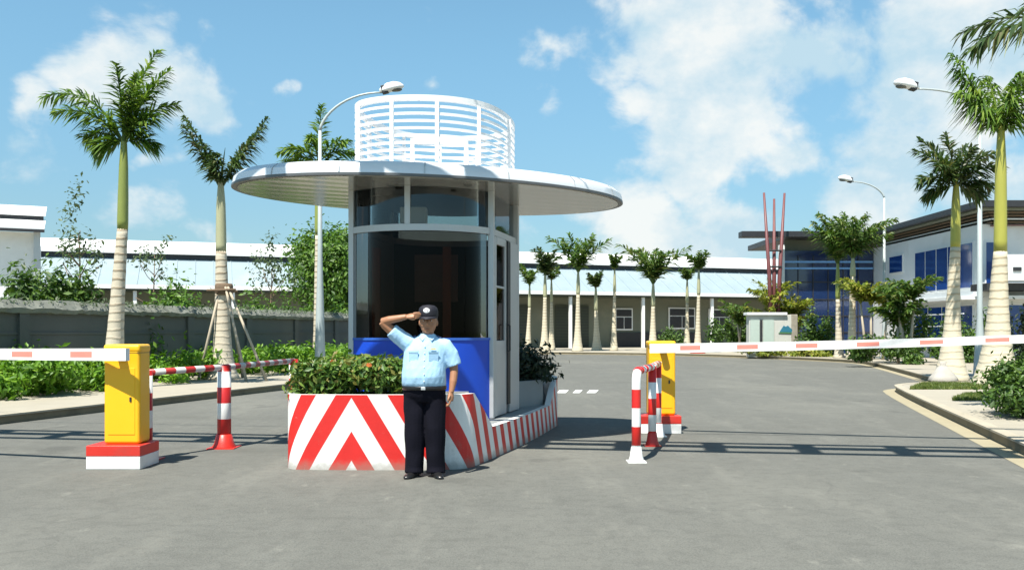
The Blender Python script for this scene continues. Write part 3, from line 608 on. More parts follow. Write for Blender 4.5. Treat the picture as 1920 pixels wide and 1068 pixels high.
def long_building():
    u0, u1 = -16, 58
    t = thing('factory_building', 'long low building with a pale two stepped metal roof beyond the palms', 'building', bl(u0, 2.6, 0))
    q = MB(); q.add([bl(u0, 0, 4.35), bl(u1, 0, 4.35), bl(u1, 4.2, 6.5), bl(u0, 4.2, 6.5), bl(u0, 0, 4.5), bl(u1, 0, 4.5), bl(u1, 4.2, 6.65), bl(u0, 4.2, 6.65)],
        [(3, 2, 1, 0), (4, 5, 6, 7), (0, 1, 5, 4), (1, 2, 6, 5), (2, 3, 7, 6), (3, 0, 4, 7)]); q.build('lower_roof', M_metalroof, t)
    rb = MB()
    for i in range(int((u1-u0)/1.2)):
        u = u0+i*1.2; rb.add([bl(u, .02, 4.5), bl(u+.06, .02, 4.5), bl(u+.06, 4.2, 6.65), bl(u, 4.2, 6.65), bl(u, .02, 4.55), bl(u+.06, .02, 4.55), bl(u+.06, 4.2, 6.70), bl(u, 4.2, 6.70)], [(4, 5, 6, 7), (0, 1, 5, 4), (1, 2, 6, 5), (3, 0, 4, 7)])
    rb.build('roof_seam', M_metalroof, t)
    MB().add([bl(u0, 3.6, 6.85), bl(u1, 3.6, 6.85), bl(u1, 9, 8.1), bl(u0, 9, 8.1), bl(u0, 3.6, 7.0), bl(u1, 3.6, 7.0), bl(u1, 9, 8.25), bl(u0, 9, 8.25)],
        [(3, 2, 1, 0), (4, 5, 6, 7), (0, 1, 5, 4), (1, 2, 6, 5), (2, 3, 7, 6), (3, 0, 4, 7)]).build('upper_roof', M_metalwhite, t)
    quadbox(MB(), u0+.3, u1-.3, 3.9, 4.1, 6.55, 6.9).build('roof_gap_shade', M_dark, t)  # dark strip paints the shade in the gap between the roof steps
    quadbox(MB(), u0, u1, -.06, .0, 4.25, 4.52).build('eave_fascia', M_metalwhite, t)
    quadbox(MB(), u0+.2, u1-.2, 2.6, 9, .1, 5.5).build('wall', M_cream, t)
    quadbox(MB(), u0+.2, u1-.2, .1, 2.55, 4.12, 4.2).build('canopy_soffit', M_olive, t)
    for u in [u0+2+6.2*i for i in range(12)]:
        quadbox(MB(), u, u+.22, .25, .47, .12, 4.12).build('column', M_metalwhite, t)
    def ux(px):                                            # where the ray through a photo column meets the wall line
        a = (px-CX)/FPX; p = E0+V*2.6; k = (a*p.y-p.x)/(U.x-a*U.y); return k
    for a, b in ((968, 990), (1040, 1103), (700, 760), (850, 910)):
        o = quadbox(MB(), ux(a), ux(b), 2.5, 2.58, .12, 3.5).build('roller_shutter', M_olive, t)
        s = MB()
        for k in range(14): quadbox(s, ux(a)+.03, ux(b)-.03, 2.47, 2.5, .3+k*.23, .34+k*.23)
        s.build('slat_ribs', M_dark, o)
    for a, b, z0, z1 in ((1155, 1183, 1.65, 3.2), (1255, 1300, 1.75, 3.3), (1330, 1365, 1.7, 3.2)):
        w = quadbox(MB(), ux(a)-.12, ux(b)+.12, 2.5, 2.58, z0-.12, z1+.12).build('window', M_metalwhite, t)
        m_ = MB(); um = (ux(a)+ux(b))/2; zz = z0+(z1-z0)*.62
        for (p, r, zA, zB) in ((ux(a), um-.04, z0, zz-.04), (um+.04, ux(b), z0, zz-.04), (ux(a), ux(b), zz+.04, z1)): quadbox(m_, p, r, 2.46, 2.497, zA, zB)
        m_.build('pane', M_dark, w)
    for a, b in ((1145, 1195), (1195, 1240), (1250, 1312)):
        quadbox(MB(), ux(a), ux(b), 2.42, 2.45, .12, 1.35).build('dado_panel', M_dark, t)
long_building()
def side_building():
    Y = 46.0; x1 = X(84, Y); t = thing('white_building', 'white gabled block at the far left edge above the hedge', 'building', (x1-6, Y, 0))
    zr = Z(362, Y)-.2; ze = Z(434, Y); a = R(26); u = Vector((math.cos(a), math.sin(a), 0)); v = Vector((-math.sin(a), math.cos(a), 0)); o = Vector((x1, Y, 0))
    def q(i, j, z): p = o+u*i+v*j; return (p.x, p.y, z)
    def slab(i0, i1, j0, j1, z0, z1, th): return MB().add([q(i0, j0, z0), q(i1, j0, z0), q(i1, j1, z1), q(i0, j1, z1), q(i0, j0, z0+th), q(i1, j0, z0+th), q(i1, j1, z1+th), q(i0, j1, z1+th)],
        [(3, 2, 1, 0), (4, 5, 6, 7), (0, 1, 5, 4), (1, 2, 6, 5), (2, 3, 7, 6), (3, 0, 4, 7)])
    slab(-16, -.4, .3, 9, .02, .02, ze-.06).build('wall', M_wallwhite, t)
    slab(-16, 0, -.5, 2.2, ze, ze+.7, .12).build('lower_roof', M_metalwhite, t)
    slab(-16, 0, 1.9, 5, ze+.98, zr, .12).build('upper_roof', M_metalwhite, t)
    slab(-15.8, -.1, 2.05, 2.15, ze+.8, ze+.8, .2).build('roof_gap_shade', M_dark, t)  # dark strip painted as shade in the open gap under the upper roof
    slab(-.5, -.2, 0, .28, .02, .02, ze-.05).build('column', M_alu, t)
    slab(-16, 0, -.62, -.5, ze-.1, ze-.1, .14).build('gutter', M_dark, t)
side_building()

# ------------------------------------------------------------------ modern building on the right
def office():
    c = (20.1, 39.0); H = 7.1
    t = thing('office_building', 'modern white office with blue windows and a dark overhanging roof at right', 'building', (26, 45, 0))
    # main block, walls set in under the roof
    x0, y0, x1, y1 = 20.95, 40.6, 45, 58
    zw = 6.25
    MB().prism([(x0, y0), (x1, y0), (x1, y1), (x0, y1)], .1, zw).build('wall', M_wallwhite, t)
    rp = [(c[0], c[1]), (46, c[1]), (46, 60), (c[0]+.2, 60)]
    MB().prism(rp, H-.28, H).build('roof', M_dark, t, bevel=.02)
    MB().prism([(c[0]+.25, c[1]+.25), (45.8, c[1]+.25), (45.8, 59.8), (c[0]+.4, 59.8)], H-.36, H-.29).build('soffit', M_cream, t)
    # stepped louvres under the eaves
    for i in range(5):
        o = .75+i*.16; z = H-.44-i*.12
        lo = MB(); lo.box(((c[0]+o+45)/2, c[1]+o, z), (45-c[0]-o, .16, .05)); lo.box((c[0]+o, (c[1]+o+58)/2, z), (.16, 58-c[1]-o, .05))
        lo.build('eave_louvre', (M_bark, M_bark, M_wallwhite, M_bark, M_rust)[i], t)
    # left facing windows (seen in perspective) and the front ones
    def win(name, a, b, side, z0, z1, nm):
        fr = MB(); pn = MB(); d = (b-a)
        if side == 'L':
            fr.box((x0-.03, (a+b)/2, (z0+z1)/2), (.06, d, z1-z0))
            for i in range(nm): 
                w = d/nm; pn.box((x0-.055, a+w*(i+.5), (z0+z1)/2), (.06, w-.12, z1-z0-.14))
        else:
            fr.box(((a+b)/2, y0-.03, (z0+z1)/2), (d, .06, z1-z0))
            for i in range(nm):
                w = d/nm; pn.box((a+w*(i+.5), y0-.055, (z0+z1)/2), (w-.12, .06, z1-z0-.14))
        f = fr.build('window', M_wallwhite, t); pn.build('pane', M_blueglass2, f)
    win('a', 41.1, 47.0, 'L', 3.4, 5.55, 5); win('b', 48.5, 50.2, 'L', 4.6, 5.6, 1)
    win('c', 21.15, 22.0, 'F', 3.4, 5.5, 2); win('d', 41.1, 47.0, 'L', .5, 2.7, 4)
    win('e', 21.9, 30, 'F', .5, 2.7, 6)
    MB().box((x0-.5, 44.5, 2.95), (1.0, 8.5, .14)).build('sun_shade', M_wallwhite, t)
    MB().box((26, y0-.6, 2.95), (9, 1.1, .14)).build('sun_shade', M_wallwhite, t)
    for z in (2.25, 1.7): MB().box((x0-.9, 44, z), (.05, 7.5, .05)).build('railing_bar', M_wallwhite, t)
    # white box sign on the front
    s = MB().box((X(1925, 38.6), 38.6, Z(502, 38.6)), (2.2, .5, 1.1)).build('sign_box', M_wallwhite, t, bevel=.01)
    MB().box((X(1908, 38.3), 38.32, Z(504, 38.3)), (.35, .04, .16)).build('logo', M_dark, s)
    MB().box((X(1925, 38.9), 39.8, Z(536, 38.6)), (3.2, 1.4, .3)).build('entrance_canopy', M_dark, t)
    # glass block with flat slab roof
    Yg = 52.5; gx0 = X(1468, Yg); gx1 = 20.9
    MB().prism([(gx0, Yg), (gx1, Yg), (gx1, 60), (gx0+2.4, 60)], .1, Z(470, Yg)).build('glass_block', M_blueglass, t)
    m_ = MB()
    for i in range(1, 6): m_.box((gx0+(gx1-gx0)*i/6, Yg-.02, Z(560, Yg)), (.05, .06, 5.0))
    for z in (1.4, 2.35, 3.3, 4.3): m_.box(((gx0+gx1)/2, Yg-.025, z), (gx1-gx0, .05, .05))
    m_.build('glazing_bars', M_dark, t)
    for py in (491, 503): MB().box(((gx0+gx1)/2, Yg-.06, Z(py, Yg)), (gx1-gx0, .04, .11)).build('painted_reflection', pmat('pale_blue_reflection', (.2, .4, .7), .2), t)  # two pale strips paint reflections onto the blue glass
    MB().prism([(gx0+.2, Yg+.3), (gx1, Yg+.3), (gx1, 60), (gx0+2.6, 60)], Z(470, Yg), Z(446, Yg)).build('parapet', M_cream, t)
    MB().box((gx0-.12, Yg-.1, Z(505, Yg)/2+.6), (.3, .3, Z(505, Yg)+2.2-.6)).build('corner_column', M_wallwhite, t)
    Ys = 51.0
    MB().prism([(X(1391, Ys), Ys), (21.5, Ys), (21.5, Ys+9), (X(1480, Ys), Ys+9), (X(1480, Ys), Ys+.8), (X(1391, Ys), Ys+.8)], Z(444, Ys), Z(433, Ys)).build('slab_roof', M_dark, t, bevel=.02)
office()
def mast():
    Y = 50.0; t = thing('mast_sculpture', 'cluster of splayed red brown steel masts rising past the flat dark roof', 'sculpture', (X(1452, Y), Y, .15))
    for xb, xt, yt, dy in ((1447, 1431, 362, -.15), (1452, 1453, 372, .15), (1457, 1471, 362, 0)):
        MB().tube([(X(xb, Y), Y+dy*.3, .15), (X((xb*2+xt)/3, Y), Y+dy*.6, Z(520, Y)), (X(xt, Y), Y+dy, Z(yt, Y))], [.12, .115, .06], 8).build('mast_pole', M_rust, t, True)
    for py in (500, 470): MB().tube([(X(1440, Y), Y-.1, Z(py, Y)), (X(1464, Y), Y-.1, Z(py, Y))], .05, 6).build('mast_tie', M_dark, t)
mast()
def monument():
    Y = 48.6; t = thing('monument_sign', 'low white sign block with two grey green panels and a blue green emblem', 'sign', (X(1450, Y), Y, .15))
    xa, xb = X(1405, Y), X(1486, Y); zt = Z(589, Y)
    MB().box(((xa+xb)/2, Y+.35, zt/2+.02), (xb-xa, .6, zt-.1)).build('sign_body', pmat('grey_white_render', (.5, .5, .46), .8, var=.12, scale=3, dirt=(.3, .28, .24)), t, bevel=.02)
    MB().box((X(1438, Y), Y+.33, zt+.03), (X(1492, Y)-X(1398, Y)-.55, .85, .14)).build('cap_slab', M_wallwhite, t, bevel=.015)
    MB().box((X(1490, Y), Y+.35, zt/2+.02), (.34, .68, zt-.05)).build('stone_pier', M_stone, t, bevel=.03)
    for a, b in ((1407, 1424), (1431, 1451)):
        p = MB().box((X((a+b)/2, Y), Y+.02, zt*.47+.05), (X(b, Y)-X(a, Y), .08, zt-.55)).build('door_panel', pmat('grey_green_panel', (.42, .5, .45), .5, var=.08), t)
    MB().box((X(1427.5, Y), Y+.03, zt*.47+.05), (.12, .06, zt-.55)).build('panel_gap', M_dark, t)
    cx, cz = X(1474, Y), Z(617, Y)
    def blob(name, pts, m_, y):
        n_ = len(pts); MB().add([(cx+u, y-.03, cz+v) for u, v in pts]+[(cx+u, y+.03, cz+v) for u, v in pts], [tuple(range(n_)), tuple(range(2*n_-1, n_-1, -1))]+[((i+1) % n_, i, n_+i, n_+(i+1) % n_) for i in range(n_)]).build(name, m_, t)
    blob('emblem', [(-.34, -.14), (.3, -.16), (.34, -.02), (.2, .1), (.1, .2), (-.02, .14), (-.12, .2), (-.22, .06)], pmat('teal_emblem', (.03, .16, .24), .4, var=.3, scale=3), Y+.04)
    blob('emblem_base', [(-.4, -.2), (.32, -.22), (.3, -.17), (-.3, -.15)], pmat('green_emblem', (.08, .22, .08), .4, var=.3, scale=3), Y+.035)
monument()

# ------------------------------------------------------------------ verge planting on the right and far side
hedge('flower_bed', 'low yellow green ground cover along the far kerb below the monument sign', 'plants', [(X(1390, 49), 49.0), (X(1470, 47.5), 47.5), (X(1550, 46.6), 46.6)], 1.0, .55, 2600, M_ylw, .2, 81)
hedge('bush', 'dark green bush right of the stone pier of the monument sign', 'bush', [(X(1515, 47.8), 47.8), (X(1550, 48), 48)], 1.2, 2.2, 2600, M_bush, .22, 82)
hedge('bush', 'green bushes before the olive wall left of the monument sign', 'bush', [(X(1335, 60), 60), (X(1400, 59), 59)], 1.5, 2.4, 2600, M_bush, .26, 83)
hedge('bush', 'small dark bush at the foot of the long building window', 'bush', [(X(1250, 66), 66), (X(1275, 66), 66)], 1.0, 1.9, 900, M_bush, .26, 84)
hedge('hedge', 'trimmed green hedge before the office behind the white barrier arm', 'hedge', [(X(1600, 36.5), 37.5), (X(1690, 36.5), 36.5), (X(1765, 35.5), 35.5)], .9, 1.15, 4200, M_bush, .2, 85)
hedge('hedge', 'taller green shrubbery against the office wall between the two right palms', 'hedge', [(X(1690, 38.6), 38.6), (X(1790, 38), 38), (X(1860, 37.5), 37.5)], 1.2, 2.3, 4500, M_bush, .2, 86)
hedge('hedge', 'dark shaded shrubbery right of the tallest palm trunk', 'hedge', [(X(1885, 33), 33), (X(1960, 31), 31)], 1.5, 2.3, 2500, M_shadebush, .2, 87)
hedge('bush', 'round bright green bush at the right edge on the pavement', 'bush', [(7.95, 14.0), (8.5, 14.2)], .95, .95, 10000, M_bush, .11, 88)
def verge(px0, px1, Y0, Y1, seed, n):
    rnd = random.Random(seed); mb = MB(); so = [(X(px0, Y0), Y0), (X(px1, Y0), Y0), (X(px1, Y1), Y1), (X(px0+25, Y1), Y1)]
    for i in range(n):
        y = rnd.uniform(Y0, Y1); f = rnd.random(); x = X(px0+25*(y-Y0)/(Y1-Y0), y)*(1-f)+X(px1, y)*f
        a = rnd.uniform(0, 6.28); h = rnd.uniform(.03, .1); w = Vector((math.cos(a), math.sin(a), 0))*.012; d = Vector((rnd.gauss(0, .03), rnd.gauss(0, .03), h))
        p = Vector((x, y, .15)); mb.add([p-w, p+w, p+d], [(0, 1, 2)])
    tag(mb.build('verge_grass', M_grass), kind='stuff')
    struct(sheet(so, .1545).build('verge_soil', M_ground))
verge(1705, 1850, 20.6, 22.6, 3, 9000)
verge(1785, 1860, 17.3, 18.7, 4, 5000)

def sack():
    Y = 23.6; x = X(1768, Y); m = MB(); rings = []; rnd = random.Random(8)
    for f, r in ((0, .3), (.05, .34), (.14, .3), (.26, .22), (.38, .14), (.45, .06), (.53, .1)):
        rings.append([(x+r*1.05*math.cos(k*math.pi/9)*(1+rnd.uniform(-.12, .12)), Y+r*.8*math.sin(k*math.pi/9)*(1+rnd.uniform(-.07, .07)), .155+f) for k in range(18)])
    tag(m.loft(rings).build('sack', pmat('pale_sackcloth', (.42, .4, .36), .9, var=.2, scale=5, bump=.5), None, True), 'pale tied sack leaning at the foot of the shorter right hand palm', 'sack')
sack()

# ------------------------------------------------------------------ lamp posts
def lamp(label, px, Y, py_top, px_head, flare, r, base=.15, drop=.62):
    zt = Z(py_top, Y); x0 = X(px, Y); xh = X(px_head, Y); s = 1 if xh > x0 else -1; ln = abs(xh-x0)
    t = thing('street_lamp', label, 'street lamp', (x0, Y, base), 'street lamps')
    zb = zt-ln*drop
    MB().tube([(x0, Y, base), (x0, Y, base+.05), (x0, Y, base+1.2*flare), (x0, Y, base+3.6*flare), (x0, Y, zb)], [r*1.45, r*1.4, r*1.15, r*.6, r*.42], 10).build('pole', M_galv, t, True)
    MB().prism([(x0-r*2.4, Y-r*2.4), (x0+r*2.4, Y-r*2.4), (x0+r*2.4, Y+r*2.4), (x0-r*2.4, Y+r*2.4)], base, base+.03).build('base_plate', M_galv, t)
    pts = []
    for i in range(13):
        a = i/12; pts.append((x0+s*ln*(a**1.6), Y, zb+(zt-zb)*math.sin(a*math.pi/2)*.98))
    MB().tube(pts, [r*.4-(r*.4-.026)*i/12 for i in range(13)], 8).build('arm', M_galv, t, True)
    hd = MB(); c = Vector((xh, Y, zt+.02)); ax = Vector((s, 0, .24)).normalized(); rings = []
    for f, w, h in ((-.1, .06, .08), (.0, .12, .15), (.16, .18, .21), (.38, .2, .21), (.56, .16, .14), (.66, .05, .05)):
        q = c+ax*f; rings.append([(q.x-ax.z*s*math.sin(k*math.pi/6)*h, q.y+math.cos(k*math.pi/6)*w, q.z+math.sin(k*math.pi/6)*h*(1 if math.sin(k*math.pi/6) > 0 else .35)) for k in range(12)])
    h_ = hd.loft(rings).build('lamp_head', M_whitem, t, True)
    l = MB(); q = c+ax*.38; l.lathe([(.02, -.11), (.1, -.095), (.14, -.06), (.14, -.03)], (q.x, q.y, q.z), 12, 1.6, 1).build('lens', M_lampglass, h_, True)
    q = c+ax*.06; MB().box((q.x, q.y, q.z+.03), (.2, .22, .25), 0, (-.24*s, 'Y')).build('driver_box', M_dark, h_, bevel=.02)
lamp('street lamp with a wide flared pole beside the booth, its arm reaching right', 600, 28.0, 172, 718, 1.0, .125)
lamp('street lamp between the two right palms, its arm reaching left', 1837, 27.3, 166, 1716, .5, .13, drop=.3)
lamp('farther street lamp before the office, its small head left of the pole', 1658, 44.5, 340, 1596, .5, .13, drop=.5)

# ------------------------------------------------------------------ island with planters
FRONTY = 9.68
def island():
    t = thing('traffic_island', 'raised kerbed island with red and white chevron planter walls under the booth', 'traffic island', (-1.2, 12, 0))
    # outline, counter clockwise seen from above, starting at the left rear
    fl = []
    r = .22; cx, cy = -2.44+r, FRONTY+r
    left = [(-1.62, 15.1), (-1.75, 13.6), (-2.1, 11.4), (-2.4, 10.2)]
    cor1 = [(cx+r*math.cos(a), cy+r*math.sin(a)) for a in [math.pi*1.03+i*math.pi/2/8*.97 for i in range(9)]]
    front = [(-2.2+(-.72+2.2)*i/12, FRONTY-.03*math.sin(math.pi*i/12)) for i in range(13)]
    r2 = .32; cx2, cy2 = -.72, FRONTY+r2
    cor2 = [(cx2+r2*math.cos(a), cy2+r2*math.sin(a)) for a in [-math.pi/2+i*(math.pi/2-.26)/8 for i in range(1, 9)]]
    right = []
    p0 = cor2[-1]
    for i in range(1, 15):
        y = p0[1]+(14.2-p0[1])*i/14; right.append((p0[0]+.262*(y-p0[1])+.06*math.sin(math.pi*i/14), y))
    rear = [(.62, 14.6), (.4, 15.2), (-.1, 15.6), (-.8, 15.7), (-1.35, 15.5)]
    out = left+cor1+front+cor2+right+rear
    n = len(out)
    # arc length with zero at the chevron centre
    s = [0]
    for a, b in zip(out, out[1:]): s.append(s[-1]+math.dist(a, b))
    k0 = min(range(len(left)+len(cor1), len(left)+len(cor1)+len(front)), key=lambda i: abs(out[i][0]+1.71))
    s0 = s[k0]-(out[k0][0]+1.71)
    s = [v-s0 for v in s]
    i_right = len(left)+len(cor1)+len(front)+len(cor2)
    sc = []
    for i, v in enumerate(s):
        if i >= i_right: sc.append(s[i_right-1]+(v-s[i_right-1])*1.35)
        elif v < -.45: sc.append(-.45+(v+.45)*1.25)
        else: sc.append(v)
    def ztop(p):
        x, y = p
        if y < 9.98: return .8
        if x > -1.0 and y < 10.5: return .8-.43*(y-9.98)/.52
        if x > -1.0 and y < 13.7: return .37
        if x > -1.0 and y < 14.05: return .37+.4*(y-13.7)/.35
        if y > 14: return .77
        return .8 if y < 10.6 else .37
    th = .09
    cen = Vector((sum(p[0] for p in out)/n, sum(p[1] for p in out)/n)); inn = []
    for i, p in enumerate(out):
        a, b = Vector(out[i-1]), Vector(out[(i+1) % n]); d = (b-a).normalized(); nn = Vector((-d.y, d.x)); inn.append((p[0]+nn.x*th, p[1]+nn.y*th))
    w = MB(); caps = MB(); 
    for i in range(n):
        j = (i+1) % n; za, zb = ztop(out[i]), ztop(out[j]); ua, ub = sc[i], (sc[j] if j else sc[i]+.3)
        w.add([(*out[i], 0), (*out[j], 0), (*out[j], zb), (*out[i], za)], [(0, 1, 2, 3)], [((ua, 0), (ub, 0), (ub, zb), (ua, za))])
        caps.add([(*out[i], za), (*out[j], zb), (*inn[j], zb), (*inn[i], za)], [(0, 1, 2, 3)])
        caps.add([(*inn[i], za), (*inn[j], zb), (*inn[j], .2), (*inn[i], .2)], [(0, 1, 2, 3)])
    w.build('striped_wall', M_chev, t); caps.build('wall_top', M_white, t)
    MB().prism([(p[0], p[1]) for p in inn], .05, .366).build('platform', M_plat, t)
    # dividing walls of the two planters
    MB().prism([(-2.36, 10.5), (-.5, 10.42), (-.5, 10.5), (-2.34, 10.58)], .3, .78).build('planter_wall', M_plat, t)
    MB().prism([(-1.7, 13.3), (.05, 13.15), (.47, 13.75), (.42, 13.83), (.02, 13.25), (-1.7, 13.4)], .3, .74).build('planter_wall', M_plat, t)
    MB().prism([(-2.34, 9.95), (-2.2, 9.78), (-.72, 9.78), (-.52, 9.95), (-.5, 10.42), (-2.34, 10.5)], .3, .72).build('soil', M_soil, t)
    MB().prism([(-1.6, 13.4), (.02, 13.25), (.42, 13.83), (.5, 14.4), (-.1, 15.45), (-1.3, 15.35)], .3, .68).build('soil', M_soil, t)
    return t
island()
hedge('planter_shrub', 'leafy flowering shrubs filling the front planter beside the saluting guard', 'shrub', [(-2.3, 10.15), (-1.4, 10.2), (-1.12, 10.2)], .34, .43, 14000, M_plant, .095, 91, flowers=6, base=.72, box=(-2.48, -.82, 9.78))
hedge('planter_shrub', 'dark shaded bush in the rear planter right of the booth door', 'shrub', [(-.1, 13.75), (.2, 14.1)], .3, .6, 4000, M_shadebush, .1, 92, base=.68)

# ------------------------------------------------------------------ guard booth
FL, FR, BR, BL = Vector((-2.02, 11.44)), Vector((-.262, 11.5)), Vector((.055, 12.8)), Vector((-1.70, 12.74))
def arc(a, b, sag, n):
    m = (a+b)/2; d = b-a; c = d.length/2; nrm = Vector((d.y, -d.x)).normalized()      # bulges to the right of a->b
    rad = (c*c+sag*sag)/(2*sag); cen = m-nrm*(rad-sag); a0 = math.atan2(a.y-cen.y, a.x-cen.x); a1 = math.atan2(b.y-cen.y, b.x-cen.x)
    while a1 < a0: a1 += 2*math.pi
    return [Vector((cen.x+rad*math.cos(a0+(a1-a0)*i/n), cen.y+rad*math.sin(a0+(a1-a0)*i/n))) for i in range(n+1)]
PF = arc(FL, FR, .46, 28); PB = arc(BR, BL, .46, 28)
PR = [FR.lerp(BR, i/4) for i in range(5)]; PL = [BL.lerp(FL, i/4) for i in range(5)]
LOOP = PF[:-1]+PR[:-1]+PB[:-1]+PL[:-1]
def inset(pts, d, closed=False):
    out = []; n = len(pts)
    for i, p in enumerate(pts):
        a = pts[i-1] if (closed or i) else p; b = pts[(i+1) % n] if (closed or i < n-1) else p
        t = (b-a).normalized(); out.append(p+Vector((-t.y, t.x))*d)
    return out
def wallstrip(mb, pts, z0, z1, th=.05, off=0.0):
    o = inset(pts, off); i_ = inset(pts, off+th); n = len(pts)
    rings = [[(*o[k], z0), (*o[k], z1), (*i_[k], z1), (*i_[k], z0)] for k in range(n)]
    return mb.loft(rings)
def ringwall(mb, z0, z1, th, off=0.0):
    o = inset(LOOP, off, True); i_ = inset(LOOP, off+th, True); n = len(LOOP)
    vs = [(*p, z0) for p in o]+[(*p, z1) for p in o]+[(*p, z1) for p in i_]+[(*p, z0) for p in i_]
    fs = []
    for k in range(n):
        j = (k+1) % n
        fs += [(k, j, n+j, n+k), (n+k, n+j, 2*n+j, 2*n+k), (2*n+k, 2*n+j, 3*n+j, 3*n+k), (3*n+k, 3*n+j, j, k)]
    return mb.add(vs, fs)
def booth():
    t = thing('guard_booth', 'blue and white guard booth with curved tinted glass and a wide oval roof', 'guard booth', (-.98, 12.1, .37))
    zp, zs, zb, zb2, zt = .37, 1.365, 2.70, 2.78, 3.26
    wallstrip(MB(), PF, zp, zs, .06).build('front_panel', M_blue, t, True).modifiers.new('e', 'EDGE_SPLIT').split_angle = R(40)
    MB().loft([[(*p, zs), (*p, zs+.03), (*q, zs+.03), (*q, zs)] for p, q in zip(inset(PF, -.012), inset(PF, .07))]).build('sill', pmat('blue_sill', (.03, .12, .5), .3), t)
    wallstrip(MB(), PF[1:-1], zs+.03, zb, .012, .02).build('front_glass', M_glass, t, True).modifiers.new('e', 'EDGE_SPLIT').split_angle = R(40)
    g = MB(); ringwall(g, zb2, zt-.02, .012, .025); g.build('upper_glass', M_glass2, t, True).modifiers.new('e', 'EDGE_SPLIT').split_angle = R(30)
    ringwall(MB(), zb, zb2, .09, -.012).build('transom', M_alu, t)
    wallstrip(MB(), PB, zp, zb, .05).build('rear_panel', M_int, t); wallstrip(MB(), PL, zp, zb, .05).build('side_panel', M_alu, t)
    # upright frames
    for p, w in ((FL, .07), (FR, .075), (BR, .08), (BL, .07)):
        MB().box((p.x, p.y, (zp+zt)/2), (w, w, zt-zp-.01), R(-13)).build('corner_post', M_alu, t, bevel=.008)
    p = PF[12]; MB().box((p.x, p.y+.02, (zb2+zt)/2), (.07, .05, zt-zb2)).build('upper_mullion', M_alu, t, bevel=.006)
    # sliding door in the flat right side
    d = (BR-FR).normalized(); nrm = Vector((d.y, -d.x)); a = math.atan2(d.y, d.x)
    def pos(s, o, z): q = FR+d*s+nrm*o; return (q.x, q.y, z)
    L = (BR-FR).length
    door = MB()
    for s, w in ((.09, .07), (.61, .08)): door.box(pos(s, .012, (zp+zb)/2), (w, .05, zb-zp-.03), a)
    door.box(pos(.36, .012, zp+.5), (.43, .045, .97), a); door.box(pos(.36, .012, zb-.06), (.43, .05, .1), a)
    door.box(pos(.36, .012, 2.05), (.43, .03, .03), a)
    dr = door.build('door', M_alu, t, bevel=.006)
    MB().box(pos(.36, .01, (1.36+zb-.1)/2), (.44, .012, zb-.1-1.36), a).build('door_glass', M_glass, dr)
    MB().tube([pos(.62, .05, 1.2), pos(.62, .09, 1.22), pos(.62, .09, 1.55), pos(.62, .05, 1.57)], .012, 6).build('handle', M_dark, dr)
    MB().box(pos(.72, .03, (zp+zb)/2+.05), (.15, .05, zb-zp-.16), a).build('door_gap', M_black, t)
    MB().box(pos((.81+L)/2, .012, (zp+zb)/2), (L-.81-.05, .05, zb-zp-.02), a).build('side_panel', M_alu, t, bevel=.006)
    # inside: brown posts, desk, ceiling, blinds
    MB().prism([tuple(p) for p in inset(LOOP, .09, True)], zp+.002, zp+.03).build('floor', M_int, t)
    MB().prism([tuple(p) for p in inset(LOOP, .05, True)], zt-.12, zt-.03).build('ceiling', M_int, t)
    for px, Y_ in ((706, 11.42), (838, 11.3)): MB().box((X(px, Y_), Y_, (zp+2.55)/2), (.1, .1, 2.5-zp), 0).build('interior_post', M_brown, t, bevel=.01)
    MB().box((-1.1, 11.65, 1.15), (1.3, .5, .05)).build('desk', M_brown, t)
    mon = MB().box((X(818, 11.6), 11.6, 2.15), (.55, .05, .6)).build('notice_board', pmat('notice_grey', (.4, .38, .36), .6, var=.2), t)
    MB().box((-1.3, 12.0, 3.0), (.35, .2, .22)).build('air_unit', M_wallwhite, t, bevel=.02)
    # oval roof
    A, B, psi, cx, cy = 2.66, 1.60, R(24), -.97, 12.1
    def el(k, z, n=96):
        out = []
        for i in range(n):
            th = 2*math.pi*i/n; u, v = A*k*math.cos(th), B*k*math.sin(th)
            if k > .999 or k < 0: pass
            out.append((cx+u*math.cos(psi)-v*math.sin(psi), cy+u*math.sin(psi)+v*math.cos(psi), z))
        return out
    roof = MB().loft([el(.985, zt), el(1.0, zt+.02), el(.994, zt+.10), el(.965, zt+.16), el(.6, zt+.24), el(.2, zt+.26)]).build('roof', M_roof, t, True)
    roof.modifiers.new('e', 'EDGE_SPLIT').split_angle = R(35)
    MB().loft([el(.975, zt-.004), el(.975, zt-.02), el(.3, zt-.02)]).build('soffit', M_soffit, roof)
    MB().loft([el(1.003, zt-.012), el(1.003, zt+.014), el(.975, zt+.014), el(.975, zt-.012), el(1.003, zt-.012)], caps=False).build('drip_edge', pmat('grey_drip_edge', (.12, .125, .13), .4, metal=.3), roof)
    for i in range(16):
        th = 2*math.pi*(i+.3)/16
        def q(k, z):
            u, v = A*k*math.cos(th), B*k*math.sin(th); return Vector((cx+u*math.cos(psi)-v*math.sin(psi), cy+u*math.sin(psi)+v*math.cos(psi), z))
        a_, b_, c_ = q(1.003, zt+.024), q(.9975, zt+.102), q(.967, zt+.163); tv = Vector((-(a_.y-cy), a_.x-cx, 0)).normalized()*.007
        MB().add([a_-tv, a_+tv, b_+tv, b_-tv, c_+tv, c_-tv], [(0, 1, 2, 3), (3, 2, 4, 5)]).build('panel_joint', M_alu, roof)
    # railing round the roof top
    pts = LOOP[:]; per = []
    for i, p in enumerate(pts):
        q_ = pts[(i+1) % len(pts)]; k_ = max(1, int((q_-p).length/.12))
        per += [p.lerp(q_, j/k_) for j in range(k_)]
    for _ in range(22): per = [(per[i-1]+per[i]*2+per[(i+1) % len(per)])/4 for i in range(len(per))]
    per = [p+(p-Vector((-.98, 12.1))).normalized()*.115 for p in per]
